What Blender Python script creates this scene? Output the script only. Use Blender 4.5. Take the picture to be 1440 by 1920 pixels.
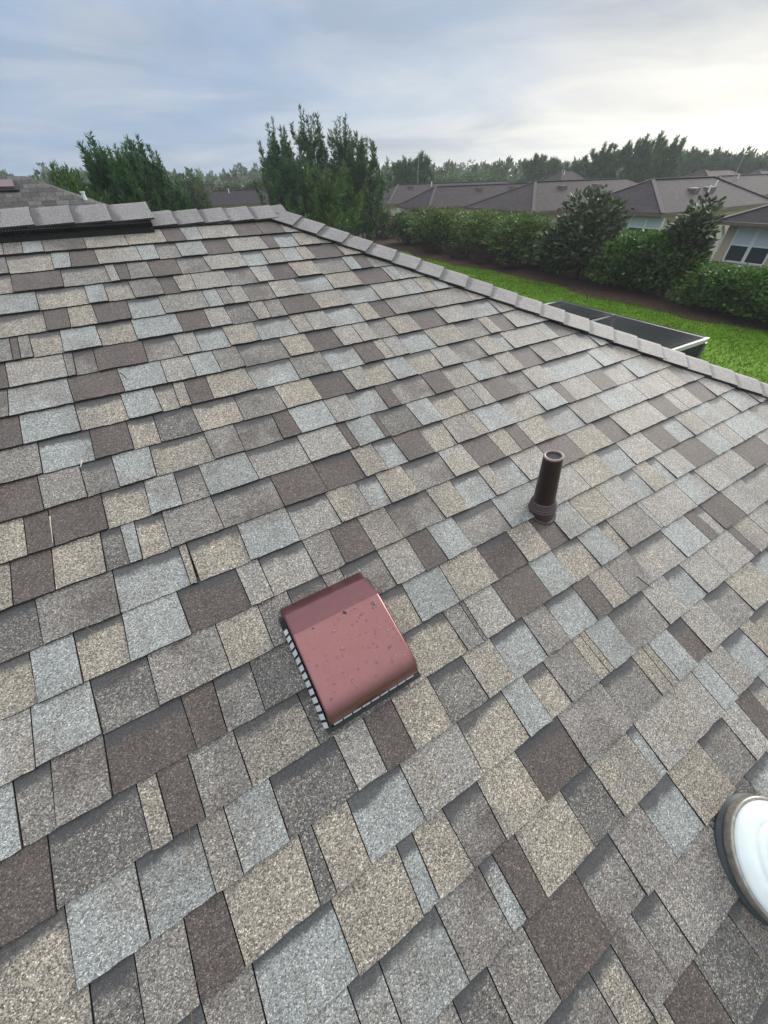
import bpy, math, random
import numpy as np
from mathutils import Matrix, Vector

sc = bpy.context.scene
for o in list(bpy.data.objects): bpy.data.objects.remove(o)
rng = np.random.default_rng(7); random.seed(7)

# ------------------------------------------------------------------ camera
HC = 4.5
FPX = 693.18                                   # focal length in pixels of the 1440 x 1920 frame
CF = np.array([0.36632413, 0.64202245, -0.67350858])
CR = np.array([0.86028993, -0.5094956, -0.0177617])
CU = np.array([0.35455307, 0.57290611, 0.73896598])
CAM = np.array([0.0, 0.0, HC])
cd = bpy.data.cameras.new('camera'); cam = bpy.data.objects.new('camera', cd); sc.collection.objects.link(cam)
cd.sensor_fit = 'AUTO'; cd.sensor_width = 36.0; cd.lens = FPX / 1920 * 36.0
cd.clip_start = 0.02; cd.clip_end = 5000
M = Matrix.Identity(4)
for i in range(3):
    M[i][0], M[i][1], M[i][2], M[i][3] = CR[i], CU[i], -CF[i], CAM[i]
cam.matrix_world = M
sc.camera = cam

# ------------------------------------------------------------------ sky and light
def pxdir(x, y): return CF + CR * (x - 720) / FPX - CU * (y - 960) / FPX
SUN = pxdir(1700, 225); SUN /= np.linalg.norm(SUN)
SUN_AZ = math.atan2(SUN[0], SUN[1])            # clockwise from +Y; the sun stands behind cloud just right of the frame
SUN_EL = math.radians(20)
w = bpy.data.worlds.new('World'); sc.world = w; w.use_nodes = True
nt = w.node_tree; nt.nodes.clear()
def N(nt, t, **k):
    n = nt.nodes.new(t)
    for a, b in k.items():
        if a == 'i':
            for key, v in b.items(): n.inputs[key].default_value = v
        else: setattr(n, a, b)
    return n
def L(nt, a, b): nt.links.new(a, b)
def math_(nt, op, a, b=None, c=None, clamp=False):
    n = nt.nodes.new('ShaderNodeMath'); n.operation = op; n.use_clamp = clamp
    for k, v in enumerate((a, b, c)):
        if v is None: continue
        if isinstance(v, (int, float)): n.inputs[k].default_value = v
        else: nt.links.new(v, n.inputs[k])
    return n.outputs[0]
def mixc(nt, f, a, b, mode='MIX'):
    n = nt.nodes.new('ShaderNodeMix'); n.data_type = 'RGBA'; n.blend_type = mode
    for k, v in ((0, f), (6, a), (7, b)):
        if isinstance(v, (int, float)): n.inputs[k].default_value = v
        elif isinstance(v, tuple): n.inputs[k].default_value = v if len(v) == 4 else v + (1,)
        else: nt.links.new(v, n.inputs[k])
    return n.outputs[2]
def ramp(nt, f, stops, interp='LINEAR'):
    n = nt.nodes.new('ShaderNodeValToRGB'); r = n.color_ramp; r.interpolation = interp
    while len(r.elements) < len(stops): r.elements.new(0.5)
    for e, (p, c) in zip(r.elements, stops):
        e.position = p; e.color = (c if len(c) == 4 else tuple(c) + (1,)) if not isinstance(c, (int, float)) else (c, c, c, 1)
    nt.links.new(f, n.inputs[0]); return n.outputs[0]

SKY_STRENGTH = 0.10
sky = N(nt, 'ShaderNodeTexSky', sky_type='NISHITA', sun_disc=False, sun_elevation=SUN_EL, sun_rotation=SUN_AZ,
        air_density=1.0, dust_density=2.0, ozone_density=1.2)
tc = N(nt, 'ShaderNodeTexCoord')
sep = N(nt, 'ShaderNodeSeparateXYZ'); L(nt, tc.outputs['Generated'], sep.inputs[0])
zc = math_(nt, 'MAXIMUM', sep.outputs[2], 0.0)
den = math_(nt, 'ADD', zc, 0.09)
cx = math_(nt, 'DIVIDE', sep.outputs[0], den); cy = math_(nt, 'DIVIDE', sep.outputs[1], den)
cmb = N(nt, 'ShaderNodeCombineXYZ'); L(nt, cx, cmb.inputs[0]); L(nt, cy, cmb.inputs[1])
n1 = N(nt, 'ShaderNodeTexNoise', i={'Scale': 0.32, 'Detail': 6, 'Roughness': 0.55, 'Distortion': 0.35}); L(nt, cmb.outputs[0], n1.inputs['Vector'])
n2 = N(nt, 'ShaderNodeTexNoise', i={'Scale': 0.55, 'Detail': 6, 'Roughness': 0.58, 'Distortion': 0.5}); L(nt, cmb.outputs[0], n2.inputs['Vector'])
dot = N(nt, 'ShaderNodeVectorMath', operation='DOT_PRODUCT'); L(nt, tc.outputs['Generated'], dot.inputs[0]); dot.inputs[1].default_value = tuple(SUN)
sd = math_(nt, 'MAXIMUM', dot.outputs['Value'], 0.0)
low = math_(nt, 'POWER', math_(nt, 'SUBTRACT', 1.0, math_(nt, 'MULTIPLY', zc, 4.0), clamp=True), 1.7)
glow = math_(nt, 'MULTIPLY', math_(nt, 'POWER', sd, 3.6), low)
core = math_(nt, 'MULTIPLY', math_(nt, 'POWER', sd, 9.0), low)
# thick overcast: blue-grey thin places, pale cloud, brighter towards the veiled sun
K = 0.78 / SKY_STRENGTH
def col(r, g, b): return (r * K, g * K, b * K, 1)
side = N(nt, 'ShaderNodeVectorMath', operation='DOT_PRODUCT'); L(nt, tc.outputs['Generated'], side.inputs[0]); side.inputs[1].default_value = tuple(-CR)
thick = ramp(nt, n1.outputs['Fac'], [(0.36, 0.0), (0.62, 1.0)])
thick = math_(nt, 'ADD', thick, math_(nt, 'MULTIPLY', glow, 0.8), clamp=True)
thick = math_(nt, 'ADD', thick, math_(nt, 'MULTIPLY', math_(nt, 'SUBTRACT', n2.outputs['Fac'], 0.5), 0.6), clamp=True)
# the cloud sheet thins out away from the sun
thick = math_(nt, 'SUBTRACT', thick, math_(nt, 'MULTIPLY', side.outputs['Value'], 0.6), clamp=True)
thick = math_(nt, 'MULTIPLY_ADD', thick, 0.72, 0.22)
thin = mixc(nt, 0.25, col(0.25, 0.43, 0.74), sky.outputs[0])
cloud = mixc(nt, ramp(nt, n2.outputs['Fac'], [(0.38, 0.0), (0.62, 1.0)]), col(0.39, 0.45, 0.53), col(0.69, 0.71, 0.735))
skyc = mixc(nt, thick, thin, cloud)
skyc = mixc(nt, math_(nt, 'MULTIPLY', glow, math_(nt, 'MULTIPLY_ADD', n2.outputs['Fac'], 3.2, -0.75), clamp=True), skyc, col(0.98, 0.96, 0.90))
skyc = mixc(nt, math_(nt, 'MULTIPLY', core, 0.9, clamp=True), skyc, col(1.6, 1.50, 1.25))
# overcast skies brighten steadily (CIE) towards the zenith, where the sheet is thick and neutral
zz = math_(nt, 'SMOOTH_MAX', math_(nt, 'SUBTRACT', zc, 0.2), 0.0, 0.1)
skyc = mixc(nt, math_(nt, 'MULTIPLY', zz, 1.8, clamp=True), skyc, col(0.60, 0.62, 0.635))
zen = math_(nt, 'MULTIPLY_ADD', zz, 2.15, 1.0)
vm = N(nt, 'ShaderNodeVectorMath', operation='SCALE'); L(nt, skyc, vm.inputs[0]); L(nt, zen, vm.inputs['Scale'])
bg = N(nt, 'ShaderNodeBackground', i={'Strength': SKY_STRENGTH}); L(nt, vm.outputs[0], bg.inputs[0])
wo = N(nt, 'ShaderNodeOutputWorld'); L(nt, bg.outputs[0], wo.inputs[0])

sl = bpy.data.lights.new('sun', 'SUN'); sl.energy = 2.5; sl.angle = math.radians(24); sl.color = (1.0, 0.95, 0.86)
so = bpy.data.objects.new('sun', sl); sc.collection.objects.link(so); so.location = (60, 20, 60)
sv = Vector((math.sin(SUN_AZ) * math.cos(SUN_EL), math.cos(SUN_AZ) * math.cos(SUN_EL), math.sin(SUN_EL)))
so.rotation_euler = (-sv).to_track_quat('-Z', 'Y').to_euler()

sc.view_settings.view_transform = 'Standard'; sc.view_settings.look = 'None'
sc.view_settings.exposure = 0.36; sc.view_settings.gamma = 1.0; sc.view_settings.use_curve_mapping = False
sc.render.engine = 'CYCLES'; sc.cycles.use_denoising = True
sc.cycles.max_bounces = 6; sc.cycles.transparent_max_bounces = 12; sc.cycles.volume_bounces = 0

# ------------------------------------------------------------------ helpers
def atz(x, y, z):
    D = pxdir(x, y); return CAM + D * ((z - HC) / D[2])
def atd(x, y, dist):
    D = pxdir(x, y); return CAM + D * (dist / math.hypot(D[0], D[1]))
def zdepth(p): return float((np.asarray(p) - CAM) @ CF)
def mesh(name, verts, faces, mats, parent=None, smooth=False, uvs=None, fm=None):
    me = bpy.data.meshes.new(name); me.from_pydata([tuple(map(float, v)) for v in verts], [], faces)
    for m in (mats if isinstance(mats, (list, tuple)) else [mats]): me.materials.append(m)
    if smooth: me.polygons.foreach_set('use_smooth', [True] * len(me.polygons))
    if fm: me.polygons.foreach_set('material_index', fm)
    if uvs is not None:
        uv = me.uv_layers.new(name='UVMap')
        for li, lp in enumerate(me.loops): uv.data[li].uv = uvs[lp.vertex_index]
    me.update()
    return link(name, me, parent)
def mesh_np(name, V, F, mat, parent=None, smooth=False):
    V = np.asarray(V, np.float32); F = np.asarray(F, np.int32); k = F.shape[1]
    me = bpy.data.meshes.new(name)
    me.vertices.add(len(V)); me.vertices.foreach_set('co', V.ravel())
    me.loops.add(F.size); me.loops.foreach_set('vertex_index', F.ravel())
    me.polygons.add(len(F)); me.polygons.foreach_set('loop_start', np.arange(len(F), dtype=np.int32) * k)
    if smooth: me.polygons.foreach_set('use_smooth', np.ones(len(F), bool))
    me.materials.append(mat); me.update(calc_edges=True); me.validate()
    return link(name, me, parent)
def link(name, data, parent=None):
    o = bpy.data.objects.new(name, data); sc.collection.objects.link(o)
    if parent is not None:
        o.parent = parent
        if data is not None: o.matrix_parent_inverse = PW(parent).inverted()
    return o
def PW(o):
    m = Matrix.LocRotScale(o.location, o.rotation_euler, o.scale)
    if o.parent: m = PW(o.parent) @ o.matrix_parent_inverse @ m
    return m
def tag(o, label, cat, group=None):
    o['label'] = label; o['category'] = cat
    if group: o['group'] = group
    return o
def thing(name, loc, label, cat, group=None, rz=0.0):
    o = link(name, None); o.location = tuple(map(float, loc)); o.rotation_euler = (0, 0, rz); o.empty_display_size = 0.2
    return tag(o, label, cat, group)
def struct(o): o['kind'] = 'structure'; return o
def stuff(o): o['kind'] = 'stuff'; return o
class MB:
    def __init__(s): s.v = []; s.f = []
    def add(s, v, f):
        b = len(s.v); s.v += [tuple(map(float, p)) for p in v]; s.f += [tuple(i + b for i in q) for q in f]; return s
    def box(s, a, b, c=None):
        (x0, y0, z0), (x1, y1, z1) = a, b
        return s.add([(x0, y0, z0), (x1, y0, z0), (x1, y1, z0), (x0, y1, z0), (x0, y0, z1), (x1, y0, z1), (x1, y1, z1), (x0, y1, z1)],
                     [(3, 2, 1, 0), (4, 5, 6, 7), (0, 1, 5, 4), (1, 2, 6, 5), (2, 3, 7, 6), (3, 0, 4, 7)])
    def bar(s, p, q, wd, ht=None, up=(0, 0, 1)):
        p = np.array(p, float); q = np.array(q, float); d = q - p; d /= np.linalg.norm(d); up = np.array(up, float)
        x = np.cross(d, up)
        if np.linalg.norm(x) < 1e-4: x = np.cross(d, (0, 1, 0))
        x /= np.linalg.norm(x); y = np.cross(x, d); a = wd / 2; h = (ht or wd) / 2
        c = [p - x * a - y * h, p + x * a - y * h, p + x * a + y * h, p - x * a + y * h]
        c += [v + (q - p) for v in c]
        return s.add(c, [(0, 1, 2, 3), (7, 6, 5, 4), (1, 0, 4, 5), (2, 1, 5, 6), (3, 2, 6, 7), (0, 3, 7, 4)])
    def tube(s, pts, rad, n=8, cap=True):
        pts = [np.array(p, float) for p in pts]; rings = []; b = len(s.v)
        for i, p in enumerate(pts):
            d = pts[min(i + 1, len(pts) - 1)] - pts[max(i - 1, 0)]; d /= np.linalg.norm(d)
            a = np.cross(d, (0, 0, 1) if abs(d[2]) < .9 else (1, 0, 0)); a /= np.linalg.norm(a); c = np.cross(d, a)
            r = rad[i] if isinstance(rad, (list, tuple)) else rad
            for k in range(n):
                t = 2 * math.pi * k / n; s.v.append(tuple(p + (a * math.cos(t) + c * math.sin(t)) * r))
        for i in range(len(pts) - 1):
            for k in range(n):
                s.f.append((b + i * n + k, b + i * n + (k + 1) % n, b + (i + 1) * n + (k + 1) % n, b + (i + 1) * n + k))
        if cap:
            s.f.append(tuple(b + k for k in range(n))[::-1]); s.f.append(tuple(b + (len(pts) - 1) * n + k for k in range(n)))
        return s
    def lathe(s, o, ax, prof, n=32, closed=False):
        o = np.array(o, float); ax = np.array(ax, float); ax /= np.linalg.norm(ax)
        a = np.cross(ax, (1, 0, 0)); a /= np.linalg.norm(a); c = np.cross(ax, a); b = len(s.v)
        for r, h in prof:
            for k in range(n):
                t = 2 * math.pi * k / n; s.v.append(tuple(o + ax * h + (a * math.cos(t) + c * math.sin(t)) * r))
        m = len(prof)
        for i in range(m if closed else m - 1):
            for k in range(n):
                j = (i + 1) % m
                s.f.append((b + i * n + k, b + i * n + (k + 1) % n, b + j * n + (k + 1) % n, b + j * n + k))
        return s
    def build(s, name, mat, parent=None, smooth=False): return mesh(name, s.v, s.f, mat, parent, smooth)

def mat(name):
    m = bpy.data.materials.new(name); m.use_nodes = True; t = m.node_tree
    return m, t, t.nodes['Principled BSDF']
def simple(name, c, rough=0.6, metal=0.0, noise=0.0, scale=20.0, bump=0.0, spec=0.5):
    m, t, p = mat(name); p.inputs['Roughness'].default_value = rough; p.inputs['Metallic'].default_value = metal
    p.inputs['Specular IOR Level'].default_value = spec
    if noise or bump:
        g = N(t, 'ShaderNodeNewGeometry')
        n = N(t, 'ShaderNodeTexNoise', i={'Scale': scale, 'Detail': 6, 'Roughness': 0.65}); L(t, g.outputs['Position'], n.inputs['Vector'])
        lo = tuple(x * (1 - noise) for x in c); hi = tuple(min(1, x * (1 + noise)) for x in c)
        L(t, ramp(t, n.outputs['Fac'], [(0.3, lo), (0.7, hi)]), p.inputs['Base Color'])
        if bump:
            b = N(t, 'ShaderNodeBump', i={'Strength': bump, 'Distance': 0.01}); L(t, n.outputs['Fac'], b.inputs['Height']); L(t, b.outputs[0], p.inputs['Normal'])
    else: p.inputs['Base Color'].default_value = c + (1,)
    return m

# ------------------------------------------------------------------ shingle materials
TONES = {  # dark, mid, light, brightest granules (linear)
 'B': ((.034,.025,.022), (.074,.055,.049), (.108,.084,.076), (.24,.195,.160)),
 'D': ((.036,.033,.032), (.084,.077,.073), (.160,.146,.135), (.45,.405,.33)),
 'G': ((.058,.052,.049), (.154,.140,.130), (.252,.231,.208), (.54,.485,.41)),
 'M': ((.078,.072,.067), (.216,.201,.184), (.338,.315,.285), (.66,.605,.53)),
 'T': ((.062,.055,.047), (.202,.176,.145), (.355,.310,.252), (.70,.61,.48)),
 'S': ((.092,.097,.093), (.228,.238,.229), (.322,.334,.321), (.60,.61,.58)),
}
NEXT = {'B': 'B', 'D': 'G', 'G': 'B', 'M': 'T', 'T': 'G', 'S': 'G'}
def shingle_mat(tone, rec):
    m, t, p = mat('shingle_' + tone + ('_band' if rec else ''))
    g = N(t, 'ShaderNodeNewGeometry'); oi = N(t, 'ShaderNodeObjectInfo')
    warp = N(t, 'ShaderNodeTexNoise', i={'Scale': 90.0, 'Detail': 2}); L(t, g.outputs['Position'], warp.inputs['Vector'])
    va = N(t, 'ShaderNodeVectorMath', operation='MULTIPLY_ADD'); L(t, warp.outputs['Color'], va.inputs[0]); va.inputs[1].default_value = (.003,) * 3; L(t, g.outputs['Position'], va.inputs[2])
    vo = N(t, 'ShaderNodeTexVoronoi', i={'Scale': 400.0, 'Randomness': 1.0}); L(t, va.outputs[0], vo.inputs['Vector'])
    sp = N(t, 'ShaderNodeSeparateColor'); L(t, vo.outputs['Color'], sp.inputs[0])
    fine = N(t, 'ShaderNodeTexNoise', i={'Scale': 160.0, 'Detail': 3, 'Roughness': .75}); L(t, g.outputs['Position'], fine.inputs['Vector'])
    val = math_(t, 'MULTIPLY_ADD', math_(t, 'SUBTRACT', fine.outputs['Fac'], .5), .75, sp.outputs[0])
    def tr(k): a, b, c, d = TONES[k]; return ramp(t, val, [(.02, a), (.38, b), (.74, c), (.86, c), (1.0, d)])
    # the granule blend drifts from one colour into the next along a shingle
    dr = N(t, 'ShaderNodeTexNoise', i={'Scale': 5.0, 'Detail': 5, 'Roughness': .62}); L(t, g.outputs['Position'], dr.inputs['Vector'])
    f = ramp(t, math_(t, 'MULTIPLY_ADD', math_(t, 'SUBTRACT', fine.outputs['Fac'], .5), .25, dr.outputs['Fac']), [(.50, 0.0), (.66, .8)])
    c = mixc(t, f, tr(tone), tr(NEXT[tone]))
    # weathering: soft blotches
    bl = N(t, 'ShaderNodeTexNoise', i={'Scale': 13.0, 'Detail': 5, 'Roughness': .7}); L(t, g.outputs['Position'], bl.inputs['Vector'])
    k = math_(t, 'MULTIPLY_ADD', bl.outputs['Fac'], .42, .78)
    # long faint run-off streaks down the slope and broad soiling
    mp = N(t, 'ShaderNodeMapping'); mp.inputs['Scale'].default_value = (3.2, .35, .35); L(t, g.outputs['Position'], mp.inputs['Vector'])
    stn = N(t, 'ShaderNodeTexNoise', i={'Scale': 3.0, 'Detail': 5, 'Roughness': .6}); L(t, mp.outputs[0], stn.inputs['Vector'])
    k = math_(t, 'MULTIPLY', k, ramp(t, stn.outputs['Fac'], [(.3, .82), (.62, 1.06)]))
    k = math_(t, 'MULTIPLY', k, math_(t, 'MULTIPLY_ADD', oi.outputs['Random'], .16, .93))
    sc_ = N(t, 'ShaderNodeVectorMath', operation='SCALE'); L(t, c, sc_.inputs[0]); L(t, k, sc_.inputs['Scale']); c = sc_.outputs[0]
    if rec:   # dark granule strip pressed in along the head of the lower ply, ragged edge; on caps it paints the overlap's shade
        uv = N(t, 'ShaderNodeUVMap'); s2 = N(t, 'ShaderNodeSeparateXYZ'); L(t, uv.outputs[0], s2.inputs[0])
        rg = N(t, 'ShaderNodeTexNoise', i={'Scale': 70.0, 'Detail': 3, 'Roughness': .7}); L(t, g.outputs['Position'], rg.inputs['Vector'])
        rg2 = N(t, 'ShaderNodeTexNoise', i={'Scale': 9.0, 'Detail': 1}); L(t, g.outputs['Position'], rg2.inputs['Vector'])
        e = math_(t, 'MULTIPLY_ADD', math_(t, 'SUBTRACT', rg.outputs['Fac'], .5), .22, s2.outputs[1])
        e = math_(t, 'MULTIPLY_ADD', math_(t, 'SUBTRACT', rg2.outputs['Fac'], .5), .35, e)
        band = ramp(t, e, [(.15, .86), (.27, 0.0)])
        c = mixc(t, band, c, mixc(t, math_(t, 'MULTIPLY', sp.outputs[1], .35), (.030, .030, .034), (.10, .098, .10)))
    L(t, c, p.inputs['Base Color'])
    p.inputs['Roughness'].default_value = .62; p.inputs['Specular IOR Level'].default_value = .55
    p.inputs['Sheen Weight'].default_value = .08; p.inputs['Sheen Roughness'].default_value = .45
    hh = math_(t, 'ADD', math_(t, 'MULTIPLY', vo.outputs['Distance'], -1.0), math_(t, 'MULTIPLY', fine.outputs['Fac'], .5))
    b = N(t, 'ShaderNodeBump', i={'Strength': .55, 'Distance': .0022}); L(t, hh, b.inputs['Height']); L(t, b.outputs[0], p.inputs['Normal'])
    return m
MEDGE = simple('cut_asphalt_edge', (.034, .030, .029), .8, noise=.4, scale=120)
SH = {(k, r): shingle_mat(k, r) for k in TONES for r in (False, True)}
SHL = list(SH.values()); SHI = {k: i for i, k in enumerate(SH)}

def far_shingle(name, a, b, c, scale, bw=.36, rh=.145):
    """roof covering too far off to tell the shingles apart: courses and tabs in the material (UV in metres)"""
    m, t, p = mat(name)
    uv = N(t, 'ShaderNodeUVMap'); sp = N(t, 'ShaderNodeSeparateXYZ'); L(t, uv.outputs[0], sp.inputs[0])
    br = N(t, 'ShaderNodeTexBrick', i={'Scale': 1.0, 'Mortar Size': .006, 'Mortar Smooth': .3, 'Bias': 0.0, 'Brick Width': bw, 'Row Height': rh})
    br.inputs['Color1'].default_value = a + (1,); br.inputs['Color2'].default_value = b + (1,); br.inputs['Mortar'].default_value = c + (1,)
    br.offset = .37; br.squash = .6; br.squash_frequency = 3
    L(t, uv.outputs[0], br.inputs['Vector'])
    g = N(t, 'ShaderNodeNewGeometry')
    n = N(t, 'ShaderNodeTexNoise', i={'Scale': scale, 'Detail': 7, 'Roughness': .7}); L(t, g.outputs['Position'], n.inputs['Vector'])
    L(t, mixc(t, 1.0, br.outputs['Color'], ramp(t, n.outputs['Fac'], [(.3, .72), (.7, 1.25)]), 'MULTIPLY'), p.inputs['Base Color'])
    p.inputs['Roughness'].default_value = .85; p.inputs['Specular IOR Level'].default_value = .12
    bm = N(t, 'ShaderNodeBump', i={'Strength': .25, 'Distance': .006}); L(t, br.outputs['Fac'], bm.inputs['Height']); bm.invert = True; L(t, bm.outputs[0], p.inputs['Normal'])
    return m
MROOF_NEAR = far_shingle('weathered_grey_shingles', (.145, .14, .136), (.075, .071, .071), (.050, .048, .048), 9, .2, .143)
MROOF_A = far_shingle('grey_brown_shingles', (.070, .059, .064), (.052, .044, .049), (.034, .029, .032), 3)
MROOF_B = far_shingle('brown_shingles', (.076, .064, .066), (.058, .049, .051), (.034, .029, .030), 3)
MROOF_C = far_shingle('charcoal_shingles', (.058, .051, .057), (.043, .038, .043), (.026, .024, .026), 3)
MSTUCCO = simple('beige_stucco', (.46, .39, .30), .9, noise=.08, scale=30, bump=.2)
MSTUCCO2 = simple('pale_stucco', (.60, .53, .45), .9, noise=.07, scale=30, bump=.2)
MSTUCCO3 = simple('grey_stucco', (.42, .39, .36), .9, noise=.07, scale=30, bump=.2)
MWHITE = simple('white_trim', (.72, .73, .73), .45, noise=.04, scale=12)
MFASCIA = simple('brown_fascia', (.13, .10, .088), .5, noise=.1, scale=8)
MGLASS = simple('window_glass', (.035, .045, .055), .06, spec=.8)
MBLIND = simple('window_blind', (.52, .60, .62), .5, noise=.05, scale=10)
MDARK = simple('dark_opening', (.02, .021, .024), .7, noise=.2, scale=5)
MBLACKP = simple('black_vent_plastic', (.016, .016, .018), .5, noise=.3, scale=40, spec=.4)
MALU = simple('white_aluminium', (.62, .64, .64), .35, metal=.35, noise=.06, scale=15)
MPIPE = simple('brown_pvc', (.022, .008, .009), .30, noise=.25, scale=45, bump=.12)
MRUBBER = simple('brown_rubber_boot', (.075, .044, .047), .5, noise=.15, scale=60, bump=.12)
MBARK = simple('bark', (.12, .09, .065), .95, noise=.4, scale=14, bump=.8)
MTWIG = simple('dry_twig', (.045, .035, .028), .9, noise=.4, scale=90, bump=.4)
MPALE = simple('bleached_twig', (.55, .48, .38), .9, noise=.25, scale=90, bump=.4)

# ------------------------------------------------------------------ the roof we stand on
EXP = .143
V0, DN = 17.52892347, 1.18733
NW = np.array([0, -.36343787, .93161844]); VW = np.array([0, -.93161844, -.36343787]); XW = np.array([1., 0, 0])
FOOT = CAM - NW * DN
def RP(u, v, n=0.0): return FOOT + XW * (u * EXP) + VW * ((v - V0) * EXP) + NW * n
HIPK = .9371
def uhip(v): return 7.22 + HIPK * v                 # crest of the hip on this slope
VR = -1.0                                           # ridge
VE = 33.0                                           # eave
APEX = RP(uhip(VR), VR)
RIDGE_Y, RIDGE_Z = APEX[1], APEX[2]
EAVE = RP(0, VE)
RUN = RIDGE_Y - EAVE[1]; HX = APEX[0] + RUN; BY = RIDGE_Y + RUN; LX = -15.0

house = thing('shingled_house', (-3.0, RIDGE_Y, 0), 'house underfoot with mottled grey, tan and brown architectural shingle hip roof', 'house')
def quad(name, P4, m, parent, uvs=None): return mesh(name, P4, [tuple(range(len(P4)))], m, parent, uvs=uvs)
MDECK = simple('asphalt_underlay', (.02, .02, .022), .9, noise=.3, scale=60)
LOW = NW * -.006
slope = quad('roof_slope', [np.array([LX, RIDGE_Y, RIDGE_Z]) + LOW, np.array([LX, EAVE[1], EAVE[2]]) + LOW, np.array([HX, EAVE[1], EAVE[2]]) + LOW, APEX + LOW], MDECK, house)
def planar_uv(P4):
    P4 = [np.array(p) for p in P4]; n = np.cross(P4[1] - P4[0], P4[-1] - P4[0]); n /= np.linalg.norm(n)
    h = np.cross((0, 0, 1), n); h /= np.linalg.norm(h); v = np.cross(n, h)
    return [(float((p - P4[0]) @ h), float((p - P4[0]) @ v)) for p in P4]
def roofquad(name, P4, m, parent): return quad(name, P4, m, parent, planar_uv(P4))
roofquad('hip_slope', [APEX, (HX, EAVE[1], EAVE[2]), (HX, BY, EAVE[2])], MROOF_NEAR, house)
roofquad('rear_slope', [np.array([LX, RIDGE_Y, RIDGE_Z]), APEX, (HX, BY, EAVE[2]), (LX, BY, EAVE[2])], MROOF_NEAR, house)
wz = EAVE[2] - .12
MB().box((LX + .4, EAVE[1] + .4, 0), (HX - .4, BY - .4, wz - .02)).build('wall', MSTUCCO, house)
MB().box((LX, EAVE[1], wz), (HX, BY, EAVE[2] - .012)).build('soffit', MFASCIA, house)

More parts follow.
